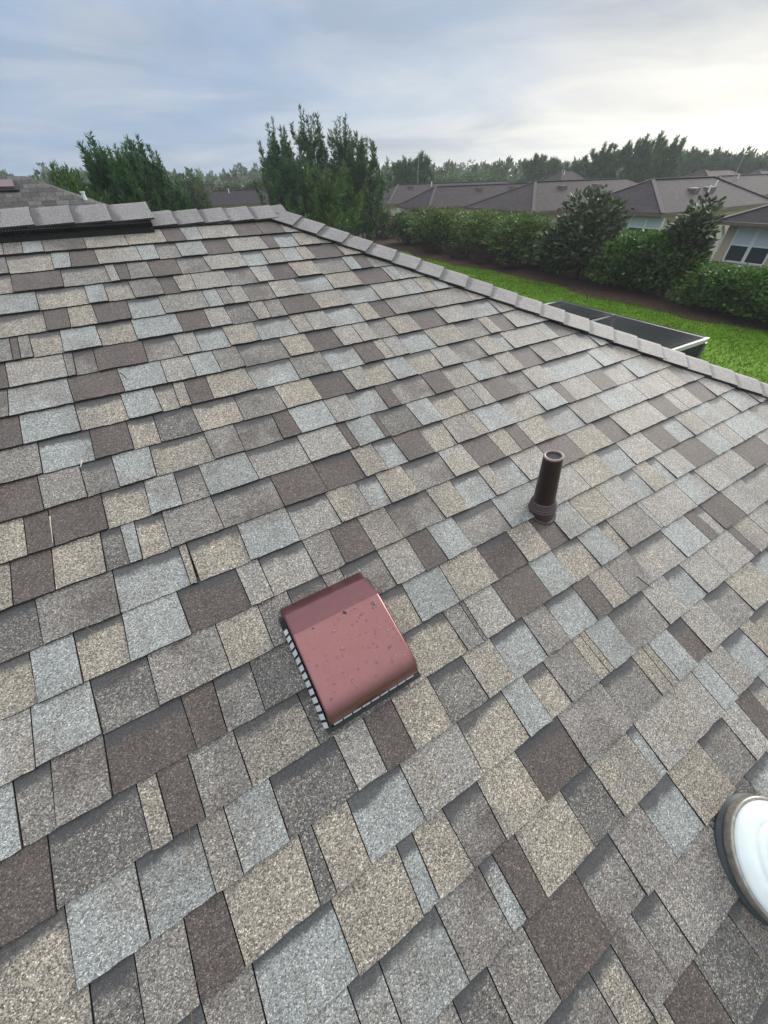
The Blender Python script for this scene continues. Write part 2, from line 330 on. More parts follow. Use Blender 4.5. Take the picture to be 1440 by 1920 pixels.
TABS = {
 1: '-3.50T -3.20G -2.68S -2.13G -0.92M 0.36T 1.64B 2.30S 2.93M 4.29B 5.21B 6.17M',
 2: '-3.58G -3.18Tr -1.99S -1.48B -0.73M 0.58S 1.16Gr 1.87S 2.81Br 3.72M 5.07B 5.53Sr 6.36T',
 3: '-3.73Tr -3.16B -1.86Gr -0.59M -0.31B 0.04G 0.71B 1.62Gr 2.57M 3.92Sr 4.73M 5.43S 6.12T 6.61Br 7.85T',
 4: '-3.88S -2.64Tr -1.36S -0.82Tr -0.09G 0.80Br 1.28T 1.84M 3.00Gr 3.94M 4.57Br 5.43T 6.42Gr 7.69S 8.19B',
 5: '-3.90Tr -2.58B -1.98T -1.30B -0.37Sr 0.57G 1.94S 2.41G 2.75M 3.29Gr 4.23M 5.25Sr 6.48T 7.72Br 9.04M 9.24S 9.63M',
 6: '-4.09G -3.48B -3.30G -3.03Tr -2.31S -1.39Tr -0.45S 0.84B 1.69M 2.36Dr 3.18T 3.68G 4.26B 5.45T 6.72Sr 7.96M 9.25S 9.97T 10.66S',
 7: '-4.24B -3.67M -2.37G -2.16Gr -1.65B -0.38Gr 0.51M 1.10Sr 1.97T 2.96Sr 4.22T 4.76M 5.54Sr 6.73T 7.37Br 8.05G 9.86G 11.73T',
 8: '-4.32G -3.74S -2.41B -1.22S -0.12M 0.66S 1.36G 2.09Gr 3.50T 4.38Br 5.37M 6.14M 6.74Gr 7.54T 8.57Br 9.75M 11.06Sr 12.45M 12.72T',
 9: '-4.39B -3.59S -2.41Tr -1.34S -0.53Tr -0.05T 0.25B 0.85T 2.04Sr 3.42G 4.51Sr 5.67B 6.46T 6.85M 7.45Sr 8.62T 10.03Gr 11.20T 11.74Br 12.53M 13.91T',
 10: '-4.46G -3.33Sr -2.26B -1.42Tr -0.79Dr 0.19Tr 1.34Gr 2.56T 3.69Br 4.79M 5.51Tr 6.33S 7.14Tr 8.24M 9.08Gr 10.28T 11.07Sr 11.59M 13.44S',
 11: '-4.54B -3.45G -2.62Gr -1.95S -1.12Tr 0.22G 1.01Gr 2.08B 2.58S 3.69M 4.46Sr 5.45B 5.92Gr 7.25B 8.06Tr 9.06S 9.75Mr 10.47T 11.28Br 12.32G 13.53M',
 12: '-4.62T -3.84B -3.38B -2.37Tr -1.48S -0.80Gr -0.20S 1.00Mr 2.43M 3.66B 3.92S 4.78B 4.95Dr 6.06S 6.90Tr 7.92G 8.60M 9.12B 10.18Gr 11.05M 12.02Sr 14.67S 15.43M',
 13: '-4.51T -4.18B -3.48T -2.58Dr -2.17S -1.90Tr -1.32G -0.19Gr 1.29B 2.46Br 3.59T 4.29Sr 4.96B 5.89Tr 6.76G 7.59T 8.03S 9.17Mr 10.60S 11.69B 12.11M 13.53B 14.46Mr 15.72S',
 14: '-4.75Dr -3.86G -2.53Sr -1.21T -1.05T -1.03Tr 0.09S 1.29Mr 2.37T 3.24Sr 3.85T 4.71Gr 5.98M 6.87B 7.90T 8.62B 9.14T 10.27Sr 11.60G 13.12S 15.15M 16.91T 17.72G 18.26M',
 15: '-4.85Tr -4.07S -3.37Tr -2.56S -1.49Br -0.27M 0.24Mr 1.31G 2.01B 2.80T 3.61Gr 4.93T 5.76Sr 6.75M 7.22Sr 8.05M 9.22B 10.56T 11.93Br 12.84M 15.07B 16.01M 16.50M 17.42Br 18.50M',
 16: '-4.92M -4.19S -3.26Dr -2.32G -1.02T -0.14D 0.53Gr 1.37G 1.81Gr 2.83M 3.68B 4.33S 5.15Gr 6.51S 8.06M 9.79T 11.03Sr 12.07M 13.47B 14.56Sr 15.49T 16.55S 17.77Mr 18.78S',
 17: '-4.98S -4.52Gr -4.04G -3.26Br -1.96B -1.40Gr -0.69D 2.13Tr 2.94S 4.03T 5.24Br 6.29T 7.13Br 7.83S 8.75T 9.96M 11.09Sr 11.78T 12.58Sr 13.02M 14.15B 15.50S 16.67M 17.43S 19.35Mr',
 18: '-5.08B -4.20Dr -2.93T -2.62B -2.11G -1.32Tr -0.06Dr 1.96Tr 3.51G 3.98D 4.09M 4.99B 6.25S 7.14Tr 8.13S 9.01Tr 9.40G 10.83M 11.01M 12.80S 13.78Tr 14.03M 16.51B 18.23M',  # tab at the box vent's lower left: shade put into its dark tone
 19: '-5.14Tr -4.11S -3.18Sr -2.25T -1.82S -1.03Dr 0.25M 0.87B 1.52T 2.42Dr 3.36T 4.16Sr 5.18G 5.94Sr 6.96B 7.57T 8.25G 9.27Mr 10.83S 12.07B 12.54Mr 12.95B 14.21M',
 20: '-4.73T -3.99Dr -3.43G -2.75B -2.15T -0.91D -0.65T 0.01Sr 1.12M 2.50Tr 3.72S 4.37Tr 5.00G 5.96T 6.27T 6.45S 7.30Gr 8.69M 9.68Sr 10.46M 11.67M 13.06B 13.38T 14.29M',
 21: '-2.76G -2.07Sr -0.77T 0.46Sr 0.79T 1.49Gr 2.28T 3.30Br 4.52G 5.96Gr 7.11T 7.53T 7.76S 8.55Br 9.18M 10.24Gr 11.39T 12.81Sr',
 22: '-0.45Sr 0.66G 1.60Sr 1.92B 2.43T 3.69Dr 4.55T 5.75Sr 6.02M 8.28S 8.89M 9.64Sr 10.56T',
 23: '-0.11G 0.32Dr 0.99G 1.81B 3.09Gr 4.07G 5.02Sr 5.98T 7.15Gr 8.11M 8.76B',
 24: '2.45Tr 3.01G 3.64Gr 4.27G 6.10D',
 25: '3.03T 3.28B 4.17D',
}
def clip_hip(poly):
    out = []
    for i in range(len(poly)):
        a, b = poly[i], poly[(i + 1) % len(poly)]
        da, db = uhip(a[1]) - .25 - a[0], uhip(b[1]) - .25 - b[0]
        if da >= 0: out.append(a)
        if (da >= 0) != (db >= 0):
            t = da / (da - db); out.append((a[0] + (b[0] - a[0]) * t, a[1] + (b[1] - a[1]) * t))
    return out
def tab_geo(u0, u1, k, rec, lift, skl, skr):
    """one shingle tab: thin wedge, head tucked under the course above, butt proud of the course below"""
    g = .010
    vt, vb = k - 1.13, k + random.uniform(-.012, .012)
    ns = max(3, int((u1 - u0) / .18)); pts = [(u0 + g + skl, vt)]
    for i in range(ns + 1):
        s = i / ns; pts.append((u0 + g - skl + (u1 - u0 - 2 * g + skl - skr) * s, vb + random.uniform(-.013, .013)))
    pts.append((u1 - g + skr, vt))
    pts = clip_hip(pts)
    if len(pts) < 3: return None
    h = (.0052 if rec else .0095) + lift
    top = [RP(u, v, .0012 + h * max(0.0, (v - vt) / 1.13)) for u, v in pts]
    bot = [RP(u, v, -.004) for u, v in pts]; n = len(pts)
    fs = [tuple(range(n))] + [(i, n + i, n + (i + 1) % n, (i + 1) % n) for i in range(n)]
    uv = [(u * EXP, (v - k + 1)) for u, v in pts]
    return top + bot, fs, uv + uv
def to_px(p):
    q = np.asarray(p) - CAM; z = q @ CF
    return (720 + FPX * (q @ CR) / z, 960 - FPX * (q @ CU) / z) if z > .05 else None
cands = []
def pick():
    return random.choices('BDGMTS', (20, 9, 19, 18, 19, 19))[0]
for k in range(0, int(VE) + 1):
    seq = []
    if k in TABS:
        for w_ in TABS[k].split():
            rec = w_.endswith('r'); w_ = w_[:-1] if rec else w_
            seq.append((float(w_[:-1]), w_[-1], rec))
    else:
        seq = [(-4.0 + random.random(), pick(), False)]
    u = seq[0][0]; pre = []; r = True
    while u > -18:
        u -= random.choice((.55, .9, 1.2, 1.45, 1.8)) * random.uniform(.9, 1.1); pre.append((u, pick(), r)); r = not r
    seq = pre[::-1] + seq; r = not seq[-1][2]
    end = uhip(k) + .3
    if seq[-1][0] < end - 2.2:
        u = seq[-1][0]
        while u < end - 1.0:
            u += random.choice((.55, .9, 1.2, 1.45, 1.8)) * random.uniform(.9, 1.1); seq.append((u, pick(), r)); r = not r
    us = [s[0] for s in seq] + [end]
    sk = [random.uniform(-.025, .025) for _ in us]
    for i, (u, tone, rec) in enumerate(seq):
        if us[i + 1] <= u + .05: continue
        g = tab_geo(u, us[i + 1], k, rec, random.uniform(-.0006, .0012), sk[i], sk[i + 1])
        if g is None: continue
        c = to_px(RP((u + us[i + 1]) / 2, k - .5))
        area = 0
        q = [to_px(RP(a, b)) for a, b in ((u, k - 1), (u, k), (min(us[i + 1], uhip(k)), k), (min(us[i + 1], uhip(k - 1)), k - 1))]
        if all(q) and any(0 <= x <= 1440 and 0 <= y <= 1920 for x, y in q):
            q = [(min(max(x, 0), 1440), min(max(y, 0), 1920)) for x, y in q]
            area = abs(sum(q[j][0] * q[(j + 1) % 4][1] - q[(j + 1) % 4][0] * q[j][1] for j in range(4))) / 2
        cands.append((area, g, (tone, rec)))
cands.sort(key=lambda c: -c[0])
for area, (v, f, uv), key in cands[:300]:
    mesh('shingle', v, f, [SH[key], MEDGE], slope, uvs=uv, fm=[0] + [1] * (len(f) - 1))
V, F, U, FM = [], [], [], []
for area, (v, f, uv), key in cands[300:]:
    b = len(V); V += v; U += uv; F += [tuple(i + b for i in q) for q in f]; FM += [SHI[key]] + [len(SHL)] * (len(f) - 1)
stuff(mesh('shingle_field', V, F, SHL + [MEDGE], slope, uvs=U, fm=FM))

# cap shingles folded over hip and ridge
def cap(name, p, q, w1, w2, width, t0, t1, m, parent, over=.03):
    """p -> q along the crest (p higher); w1, w2 lie in the two slopes; butt at q"""
    p, q, w1, w2 = (np.array(a, float) for a in (p, q, w1, w2)); d = (q - p) / np.linalg.norm(q - p)
    up = -(w1 + w2); up[:] = up / np.linalg.norm(up)
    pa = p - d * over; V, U = [], []
    offs = [(w1, width), (w1, width * .5), (w1, .022), None, (w2, .022), (w2, width * .5), (w2, width)]
    for e, (base, t) in enumerate(((pa, t0), (q, t1))):
        for o in offs:
            jit = d * random.uniform(-.003, .003) if e else 0
            x = base + up * t * 1.15 - up * .004 if o is None else base + o[0] * (o[1] + random.uniform(-.002, .002)) + up * t
            V.append(x + jit); U.append((0.0, 1.0 if e else -.15))
    n = 7; V += [v - up * .0075 for v in V[:14]]; U += U[:14]
    F = [(i, i + 1, i + 8, i + 7) for i in range(6)] + [(7 + i, 8 + i, 22 + i, 21 + i) for i in range(6)]
    F += [(0, 7, 21, 14), (6, 20, 27, 13)] + [(i + 14, i + 21, i + 22, i + 15) for i in range(6)]
    return mesh(name, V, F, [m, MEDGE], parent, uvs=U, fm=[0] * 6 + [1] * (len(F) - 6))
HD = RP(uhip(1), 1) - RP(uhip(0), 0); HL = np.linalg.norm(HD); HD = HD / HL
def perp(v, ax): v = np.array(v, float); v = v - (v @ ax) * ax; return v / np.linalg.norm(v)
hw1 = perp(-XW, HD)                                             # into our slope
hn = perp(NW, HD)
hw1 = perp(np.cross(NW, HD), HD); hw1 = hw1 if hw1[0] < 0 else -hw1
N2 = np.array([math.sin(math.radians(21.31)), 0, math.cos(math.radians(21.31))])
hw2 = perp(np.cross(N2, HD), HD); hw2 = hw2 if hw2[1] > 0 else -hw2
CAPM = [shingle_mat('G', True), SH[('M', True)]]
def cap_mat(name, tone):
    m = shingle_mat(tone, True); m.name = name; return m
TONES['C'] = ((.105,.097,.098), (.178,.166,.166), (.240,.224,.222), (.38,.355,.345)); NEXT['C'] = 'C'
MCAP = cap_mat('cap_shingle_grey', 'C')  # dark head band paints in the shadow of the overlapping cap
s = .06; A0 = APEX + np.array([0, 0, .012])
while s < np.linalg.norm(RP(uhip(VE), VE) - APEX) - .1:
    e = .155 * random.uniform(.96, 1.04)
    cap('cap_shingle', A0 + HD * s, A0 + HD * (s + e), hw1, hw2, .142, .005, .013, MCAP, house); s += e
RUX = 1.4 * EXP                                                 # end of the ridge vent
rw1 = VW; rw2 = np.array([0, -VW[1], VW[2]])
x = RUX - .02
while x < APEX[0] + .05:
    e = min(.146 * random.uniform(.96, 1.04), APEX[0] + .07 - x)
    cap('cap_shingle', (x, RIDGE_Y, RIDGE_Z + .012), (x + e, RIDGE_Y, RIDGE_Z + .012), rw1, rw2, .148, .004, .011, MCAP, house); x += e

# ridge vent
rv = thing('ridge_vent', (RUX - 1.5, RIDGE_Y, RIDGE_Z), 'long black louvred ridge vent capped with grey shingles at upper left of roof', 'ridge vent')
RVL = -3.2
def rpf(sgn, dv, n): v = VW if sgn > 0 else rw2; nn = NW if sgn > 0 else np.array([0, -NW[1], NW[2]]); return np.array([0, RIDGE_Y, RIDGE_Z]) + v * dv + nn * n
prof = [rpf(1, .178, .004), rpf(1, .172, .020), rpf(1, .158, .024), rpf(1, .155, .046), rpf(1, .02, .052), rpf(-1, .02, .052), rpf(-1, .155, .046), rpf(-1, .17, .02), rpf(-1, .178, .004)]
V = []
for x in (RVL, RUX):
    for p_ in prof: V.append(p_ + np.array([x, 0, 0]))
n = len(prof)
mesh('vent_body', V, [(i, i + 1, n + i + 1, n + i) for i in range(n - 1)] + [tuple(range(n)), tuple(range(n, 2 * n))[::-1]], MBLACKP, rv)
mb = MB(); x = RVL + .01
while x < RUX - .004:
    a = rpf(1, .168, .021) + np.array([x, 0, 0]); b_ = rpf(1, .166, .047) + np.array([x, 0, 0])
    mb.bar(a, b_, .0032, .012, up=NW); x += .0105
stuff(mb.build('louver_fins', simple('vent_fins', (.022, .022, .026), .45, spec=.5), rv))
x = RVL - .02
while x < RUX - .02:
    e = .162 * random.uniform(.97, 1.03)
    if x + e > RUX - .06: e = RUX + .018 - x
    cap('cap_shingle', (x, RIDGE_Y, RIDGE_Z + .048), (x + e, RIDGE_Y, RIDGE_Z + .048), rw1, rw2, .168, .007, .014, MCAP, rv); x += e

# ------------------------------------------------------------------ box vent
def hood_mat():
    m, t, p = mat('maroon_painted_metal')
    g = N(t, 'ShaderNodeNewGeometry')
    n = N(t, 'ShaderNodeTexNoise', i={'Scale': 28, 'Detail': 6, 'Roughness': .7}); L(t, g.outputs['Position'], n.inputs['Vector'])
    sc2 = N(t, 'ShaderNodeTexNoise', i={'Scale': 300, 'Detail': 2}); L(t, g.outputs['Position'], sc2.inputs['Vector'])
    c = ramp(t, n.outputs['Fac'], [(.3, (.215, .084, .087)), (.7, (.25, .103, .106))])
    dirt = N(t, 'ShaderNodeTexNoise', i={'Scale': 55, 'Detail': 7, 'Roughness': .75}); L(t, g.outputs['Position'], dirt.inputs['Vector'])
    c = mixc(t, ramp(t, dirt.outputs['Fac'], [(.66, 0.0), (.76, .3)]), c, (.33, .20, .19))
    L(t, c, p.inputs['Base Color'])
    L(t, ramp(t, n.outputs['Fac'], [(.3, .27), (.7, .38)]), p.inputs['Roughness'])
    p.inputs['Metallic'].default_value = .8; p.inputs['Specular IOR Level'].default_value = .6
    p.inputs['Coat Weight'].default_value = .6; p.inputs['Coat Roughness'].default_value = .22
    b = N(t, 'ShaderNodeBump', i={'Strength': .10, 'Distance': .002}); L(t, sc2.outputs['Fac'], b.inputs['Height']); L(t, b.outputs[0], p.inputs['Normal'])
    return m
MHOOD = hood_mat()
UL, UR = .245, 2.205
bv = thing('box_vent', RP((UL + UR) / 2, 16.6), 'maroon metal box vent with rain drops on its hood, near the middle', 'roof vent')
def vprof():
    P_ = [(15.32, .006), (15.55, .0285), (15.8, .0525), (16.05, .0765), (16.12, .0795), (16.5, .0840), (16.95, .0885), (17.36, .0910)]
    for a in np.linspace(9, 90, 10):
        a = math.radians(a); P_.append((17.39 + .415 * math.sin(a), .044 + .0470 * math.cos(a)))
    P_.append((17.81, .032)); return P_
PR = vprof()
def bend(t):   # rounded sheet edges at the two sides
    return [(UL, -.012), (UL + .012, -.002), (UL + .04, 0.0)] + [(UL + (UR - UL) * s, 0.0) for s in np.linspace(.05, .95, 11)] + [(UR - .04, 0.0), (UR - .012, -.002), (UR, -.012)]
cols = bend(0); V = []; F = []
for v, n_ in PR:
    for u, dn in cols: V.append(RP(u, v, max(.003, n_ + dn)))
m_ = len(cols)
for i in range(len(PR) - 1):
    for j in range(m_ - 1): F.append((i * m_ + j, i * m_ + j + 1, (i + 1) * m_ + j + 1, (i + 1) * m_ + j))
hood = mesh('hood', V, F, MHOOD, bv, smooth=True)
md = hood.modifiers.new('sheet', 'SOLIDIFY'); md.thickness = .0014; md.offset = -1
me = hood.data
ci = 3
for e in me.edges:
    a, b_ = e.vertices
    if a // m_ == b_ // m_ == ci: e.use_edge_sharp = True
def hood_n(v):
    for (a, na), (b_, nb) in zip(PR, PR[1:]):
        if a <= v <= b_: return na + (nb - na) * (v - a) / (b_ - a + 1e-9)
    return .03
for u in (.85, 1.53):                                   # pressed ribs
    mb = MB(); pts = [RP(u + .02, v, hood_n(v) - .0017) for v in np.linspace(16.35, 17.15, 8)]
    mb.tube(pts, [.001, .003, .0036, .0036, .0036, .0036, .003, .001], 8); mb.build('pressed_rib', MHOOD, bv, True)
MFL = simple('maroon_flange', (.10, .045, .043), .5, noise=.2, scale=40)
fl = MB(); fl.add([RP(u, v, n_) for n_ in (.0095, .0125) for u, v in ((.02, 15.25), (2.42, 15.25), (2.42, 17.95), (.02, 17.95))],
                  [(3, 2, 1, 0), (4, 5, 6, 7), (0, 1, 5, 4), (1, 2, 6, 5), (2, 3, 7, 6), (3, 0, 4, 7)])
fl2 = MB(); 
fl2.add([RP(u, v, n_) for n_ in (.0095, .0120) for u, v in ((.16, 17.0), (2.3, 17.0), (2.3, 17.93), (.16, 17.93))],
        [(3, 2, 1, 0), (4, 5, 6, 7), (0, 1, 5, 4), (1, 2, 6, 5), (2, 3, 7, 6), (3, 0, 4, 7)])
fl2.build('base_flange', MBLACKP, bv)
MSCR = simple('galvanised_louver', (.74, .76, .79), .35, metal=.0, noise=.05, scale=60)
# side screens: slanted dark strip with bright galvanised louvres
for nm, ua, ub in (('side_screen', .225, .135), ('side_screen', 2.215, 2.30)):
    V = []; vs = np.linspace(15.5, 17.80, 24)
    for v in vs:
        hi = max(.014, min(hood_n(v) - .006, .088)); lo = .0125
        V += [RP(ua, v, hi), RP(ub, v, lo)]
    mesh(nm, V, [(2 * i, 2 * i + 1, 2 * i + 3, 2 * i + 2) for i in range(len(vs) - 1)], MBLACKP, bv)
for i in range(13):
    v = 15.80 + i * .158; w_ = .108; hi = max(.02, hood_n(v) * .60); V = []
    for vv in (v, v + w_):
        for f_ in (.97, .14):
            u_ = .135 + (.225 - .135) * f_; n_ = .0125 + (hood_n(vv) - .0185) * f_
            V.append(RP(u_ - .012, vv + (.02 if f_ > .5 else 0), max(.014, n_) + .0012))
    V += [p_ - NW * .001 for p_ in V]
    mesh('louver', V, [(0, 1, 3, 2), (4, 6, 7, 5), (0, 2, 6, 4), (1, 5, 7, 3), (0, 4, 5, 1), (2, 3, 7, 6)], MSCR, bv)
V = []
for u in (UL + .03, UR - .06):
    V += [RP(u, 17.80, .031), RP(u, 17.86, .0125)]
mesh('front_screen', V, [(0, 1, 3, 2)], MBLACKP, bv)
for i in range(9):
    u = UL + .08 + i * .205; V = []
    for uu in (u, u + .175):
        for v_, n_ in ((17.815, .028), (17.838, .019)): V.append(RP(uu, v_ + .01, n_))
    V += [p_ - VW * .001 for p_ in V]
    mesh('louver', V, [(0, 1, 3, 2), (4, 6, 7, 5), (0, 2, 6, 4), (1, 5, 7, 3), (0, 4, 5, 1), (2, 3, 7, 6)], MSCR, bv)
mw, t_, p_ = mat('rain_water'); p_.inputs['Base Color'].default_value = (.92, .95, .97, 1); p_.inputs['Roughness'].default_value = .03
p_.inputs['Transmission Weight'].default_value = 1.0; p_.inputs['IOR'].default_value = 1.33
mb = MB()
for i in range(260):
    u = UL + .07 + (UR - UL - .14) * (rng.random() ** .8); v = rng.uniform(16.1, 17.55) if rng.random() < .9 else rng.uniform(15.5, 16.0)
    r_ = .0014 + .0032 * rng.random() ** 2.2; o_ = RP(u, v, hood_n(v) + .0001)
    mb.lathe(o_, NW, [(r_, -.0004), (r_ * .86, r_ * .34), (r_ * .48, r_ * .6), (.0001, r_ * .66)], 8)
stuff(mb.build('rain_drops', mw, bv, True))

# small things lying on the vent hood and the shingles
def flake(name, u, v, n_, size, rot, m, label):
    pts = [(math.cos(a) * size * random.uniform(.5, 1.1), math.sin(a) * size * random.uniform(.35, .6)) for a in np.linspace(0, 2 * math.pi, 10)[:-1]]
    c, s_ = math.cos(rot), math.sin(rot); V = []
    for dz in (0, .0012):
        for a, b_ in pts: V.append(RP(u, v, n_ + dz + (0.0015 * random.random() if dz else 0)) + XW * (a * c - b_ * s_) + VW * (a * s_ + b_ * c))
    k = len(pts); F = [tuple(range(k))[::-1], tuple(range(k, 2 * k))] + [(i, (i + 1) % k, k + (i + 1) % k, k + i) for i in range(k)]
    return tag(mesh(name, V, F, m), label, 'leaf litter')
flake('leaf_scrap', 1.36, 16.10, hood_n(16.1) + .0004, .009, .9, MTWIG, 'dark curled leaf scrap lying on the crease of the maroon vent hood')
flake('leaf_scrap', 1.98, 16.22, hood_n(16.22) + .0004, .010, 1.5, simple('grey_leaf', (.14, .11, .12), .9, noise=.3, scale=90), 'greyish leaf scrap stuck on the vent hood below its upper right corner')
flake('leaf_scrap', .66, 16.10, hood_n(16.1) + .0004, .005, .2, MTWIG, 'tiny dark leaf crumb on the vent hood crease near its left edge')
def upx(x, y):      # roof coordinates of a picture point on the shingles
    D = pxdir(x, y); X = CAM + D * (-DN / (D @ NW)); return X[0] / EXP, float((X - FOOT) @ VW) / EXP + V0
def twig(name, pix, r, m, label, n0=.010):
    pts = []
    for i, (x, y) in enumerate(pix):
        u, v = upx(x, y); pts.append(RP(u, v, n0 + .002 * (i % 2)))
    mb = MB(); k = len(pts); mb.tube(pts, [r * (1 - .6 * i / (k - 1)) for i in range(k)], 6)
    return tag(mb.build(name, m), label, 'twig')
twig('twig', [(1189, 1084), (1198, 1092), (1207, 1098), (1219, 1107)], .0026, MTWIG, 'straight dark twig on shingles right of centre, below the vent pipe', .016)
twig('twig', [(228, 704), (233, 708), (238, 713), (241, 716)], .0024, MTWIG, 'short curved dark twig on a silver shingle at upper left', .014)
twig('twig', [(158, 868), (157, 875), (155, 880), (152, 881)], .0022, MPALE, 'hooked bleached twig standing on a shingle butt at left', .014)
twig('twig', [(97, 971), (99, 985), (101, 1003), (103, 1021)], .0016, MPALE, 'thin pale straw lying in a joint between two brown shingles at left', .010)
twig('twig', [(693, 936), (691, 923), (697, 910), (703, 914), (708, 935), (714, 948)], .0007, MPALE, 'looped pale fibre on a silver shingle left of the vent pipe', .012)

# ------------------------------------------------------------------ plumbing vent pipe
pp = RP(7.70, 15.97); AXP = np.array([0, 0, .27]) - CR * .029; PLEN = np.linalg.norm(AXP); AXP = AXP / PLEN
pv = thing('vent_pipe', pp, 'dark brown plumbing vent pipe in a ribbed rubber boot standing on the shingles', 'vent pipe')
MB().lathe(pp, AXP, [(.0425, -.03), (.0415, .06), (.0375, .16), (.0340, PLEN)], 40).build('pipe', MPIPE, pv, True)
MB().lathe(pp, AXP, [(.0340, PLEN - .001), (.0350, PLEN + .002), (.0345, PLEN + .005), (.0330, PLEN + .006), (.0265, PLEN + .006), (.0255, PLEN + .003), (.0252, PLEN - .01)], 40).build('rim', simple('worn_rim', (.24, .17, .165), .45, noise=.12, scale=80), pv, True)
MB().lathe(pp, AXP, [(.0252, PLEN + .001), (.0252, PLEN - .03), (.0001, PLEN - .03)], 32).build('pipe_bore', MDARK, pv, True)
gx = np.cross(AXP, (0, 1, 0)); gx /= np.linalg.norm(gx); gy = np.cross(AXP, gx); top = pp + AXP * (PLEN - .002)
gm = MB(); wires = simple('grate_wire', (.20, .20, .22), .4, metal=.4)
for i in range(-3, 4):
    o_ = i * .0068; h_ = math.sqrt(max(0, .0252 ** 2 - o_ ** 2))
    gm.bar(top + gx * o_ - gy * h_, top + gx * o_ + gy * h_, .0017, .0017, up=AXP)
for i in range(-2, 3):
    o_ = i * .0095; h_ = math.sqrt(max(0, .0252 ** 2 - o_ ** 2))
    gm.bar(top + gy * o_ - gx * h_ - AXP * .002, top + gy * o_ + gx * h_ - AXP * .002, .0014, .0014, up=AXP)
gm.build('grate', wires, pv)
prf = [(.0465, -.03), (.0465, .012), (.0475, .022)]
for i in range(4):
    h_ = .026 + i * .0105; r_ = .0535 - .0022 * i
    prf += [(r_ - .0045, h_), (r_, h_ + .003), (r_ + .0004, h_ + .0055), (r_ - .0030, h_ + .009)]
prf += [(.0425, .0700), (.0398, .071)]
MB().lathe(pp, AXP, prf, 48).build('ribbed_boot', MRUBBER, pv, True)
MB().lathe(pp + NW * .006, NW, [(.045, .0), (.052, .004), (.058, .0045), (.060, .001)], 40).build('boot_flange', simple('dark_boot_flange', (.05, .03, .03), .55, noise=.2, scale=50), pv, True)

# ------------------------------------------------------------------ tubular skylight at the right edge
sk = thing('tubular_skylight', RP(6.70, 24.03), 'round white tubular skylight dome with metal ring, cut by right picture edge', 'skylight')
so_ = RP(6.70, 24.03)
MB().lathe(so_, NW, [(.150, .004), (.149, .0135), (.139, .018), (.135, .034)], 56).build('curb', simple('curb_metal', (.05, .058, .062), .5, metal=.2, noise=.3, scale=20), sk, True)
MB().lathe(so_, NW, [(.1375, .030), (.1455, .026), (.1475, .031), (.1475, .047), (.1465, .052), (.1425, .0540), (.1385, .052), (.1375, .035)], 72, closed=True).build('ring', simple('bronze_ring', (.33, .305, .27), .34, metal=.6, noise=.35, scale=45, bump=.05), sk, True)
md_, t_, p_ = mat('milky_acrylic'); p_.inputs['Base Color'].default_value = (.80, .86, .85, 1); p_.inputs['Roughness'].default_value = .12
p_.inputs['Transmission Weight'].default_value = .12; p_.inputs['IOR'].default_value = 1.4; p_.inputs['Coat Weight'].default_value = .6; p_.inputs['Coat Roughness'].default_value = .05
g = N(t_, 'ShaderNodeNewGeometry'); n_ = N(t_, 'ShaderNodeTexNoise', i={'Scale': 24, 'Detail': 4}); L(t_, g.outputs['Position'], n_.inputs['Vector'])
L(t_, ramp(t_, n_.outputs['Fac'], [(.35, (.72, .79, .78)), (.65, (.77, .83, .82))]), p_.inputs['Base Color'])
dp = [(.1380, .046), (.1378, .053), (.132, .060), (.113, .0675), (.097, .0735), (.0955, .0725), (.094, .0745), (.078, .0815), (.0765, .0805), (.075, .0825), (.048, .090), (.02, .0935), (.0005, .094)]
MB().lathe(so_, NW, dp, 72).build('dome', md_, sk, True)
MB().lathe(so_, NW, [(.104, .048), (.102, .051), (.0005, .051)], 48).build('diffuser', simple('mirror_tube', (.42, .50, .48), .15, metal=.8, noise=.25, scale=30), sk, True)

# shed pine needles lying here and there
mb = MB()
for i in range(70):
    u_, v_ = rng.uniform(-4, 15), rng.uniform(1, 25)
    if u_ > uhip(v_) - 1 or (0 < u_ < 2.5 and 15 < v_ < 18.2): continue
    a_ = rng.uniform(0, 6.28); l_ = rng.uniform(.02, .05); d_ = XW * math.cos(a_) + VW * math.sin(a_); o_ = RP(u_, v_, .0135)
    mb.tube([o_ - d_ * l_, o_ + NW * .003 + np.cross(NW, d_) * l_ * .12, o_ + d_ * l_], .00055, 4)
o = stuff(mb.build('needle_litter', simple('dry_needles', (.20, .13, .07), .8, noise=.4, scale=60))); tag(o, 'scattered thin dry pine needles lying on the shingles', 'needles')

# ------------------------------------------------------------------ ground
def ground_mat():
    m, t, p = mat('lawn_grass')
    g = N(t, 'ShaderNodeNewGeometry')
    a = N(t, 'ShaderNodeTexNoise', i={'Scale': .35, 'Detail': 6, 'Roughness': .65}); L(t, g.outputs['Position'], a.inputs['Vector'])
    b = N(t, 'ShaderNodeTexNoise', i={'Scale': 14, 'Detail': 6, 'Roughness': .75}); L(t, g.outputs['Position'], b.inputs['Vector'])
    v = math_(t, 'ADD', math_(t, 'MULTIPLY', a.outputs['Fac'], .5), math_(t, 'MULTIPLY', b.outputs['Fac'], .5))
    L(t, ramp(t, v, [(.34, (.055, .11, .010)), (.5, (.11, .21, .016)), (.66, (.18, .29, .03))]), p.inputs['Base Color'])
    p.inputs['Roughness'].default_value = .9; p.inputs['Specular IOR Level'].default_value = .2
    bm = N(t, 'ShaderNodeBump', i={'Strength': .35, 'Distance': .03}); L(t, b.outputs['Fac'], bm.inputs['Height']); L(t, bm.outputs[0], p.inputs['Normal'])
    return m
MLAWN = ground_mat()
G = 380.0; k = 40; V = []; F = []
for i in range(k + 1):
    for j in range(k + 1):
        V.append((-G + 2 * G * i / k, -G + 2 * G * j / k, 0.0))
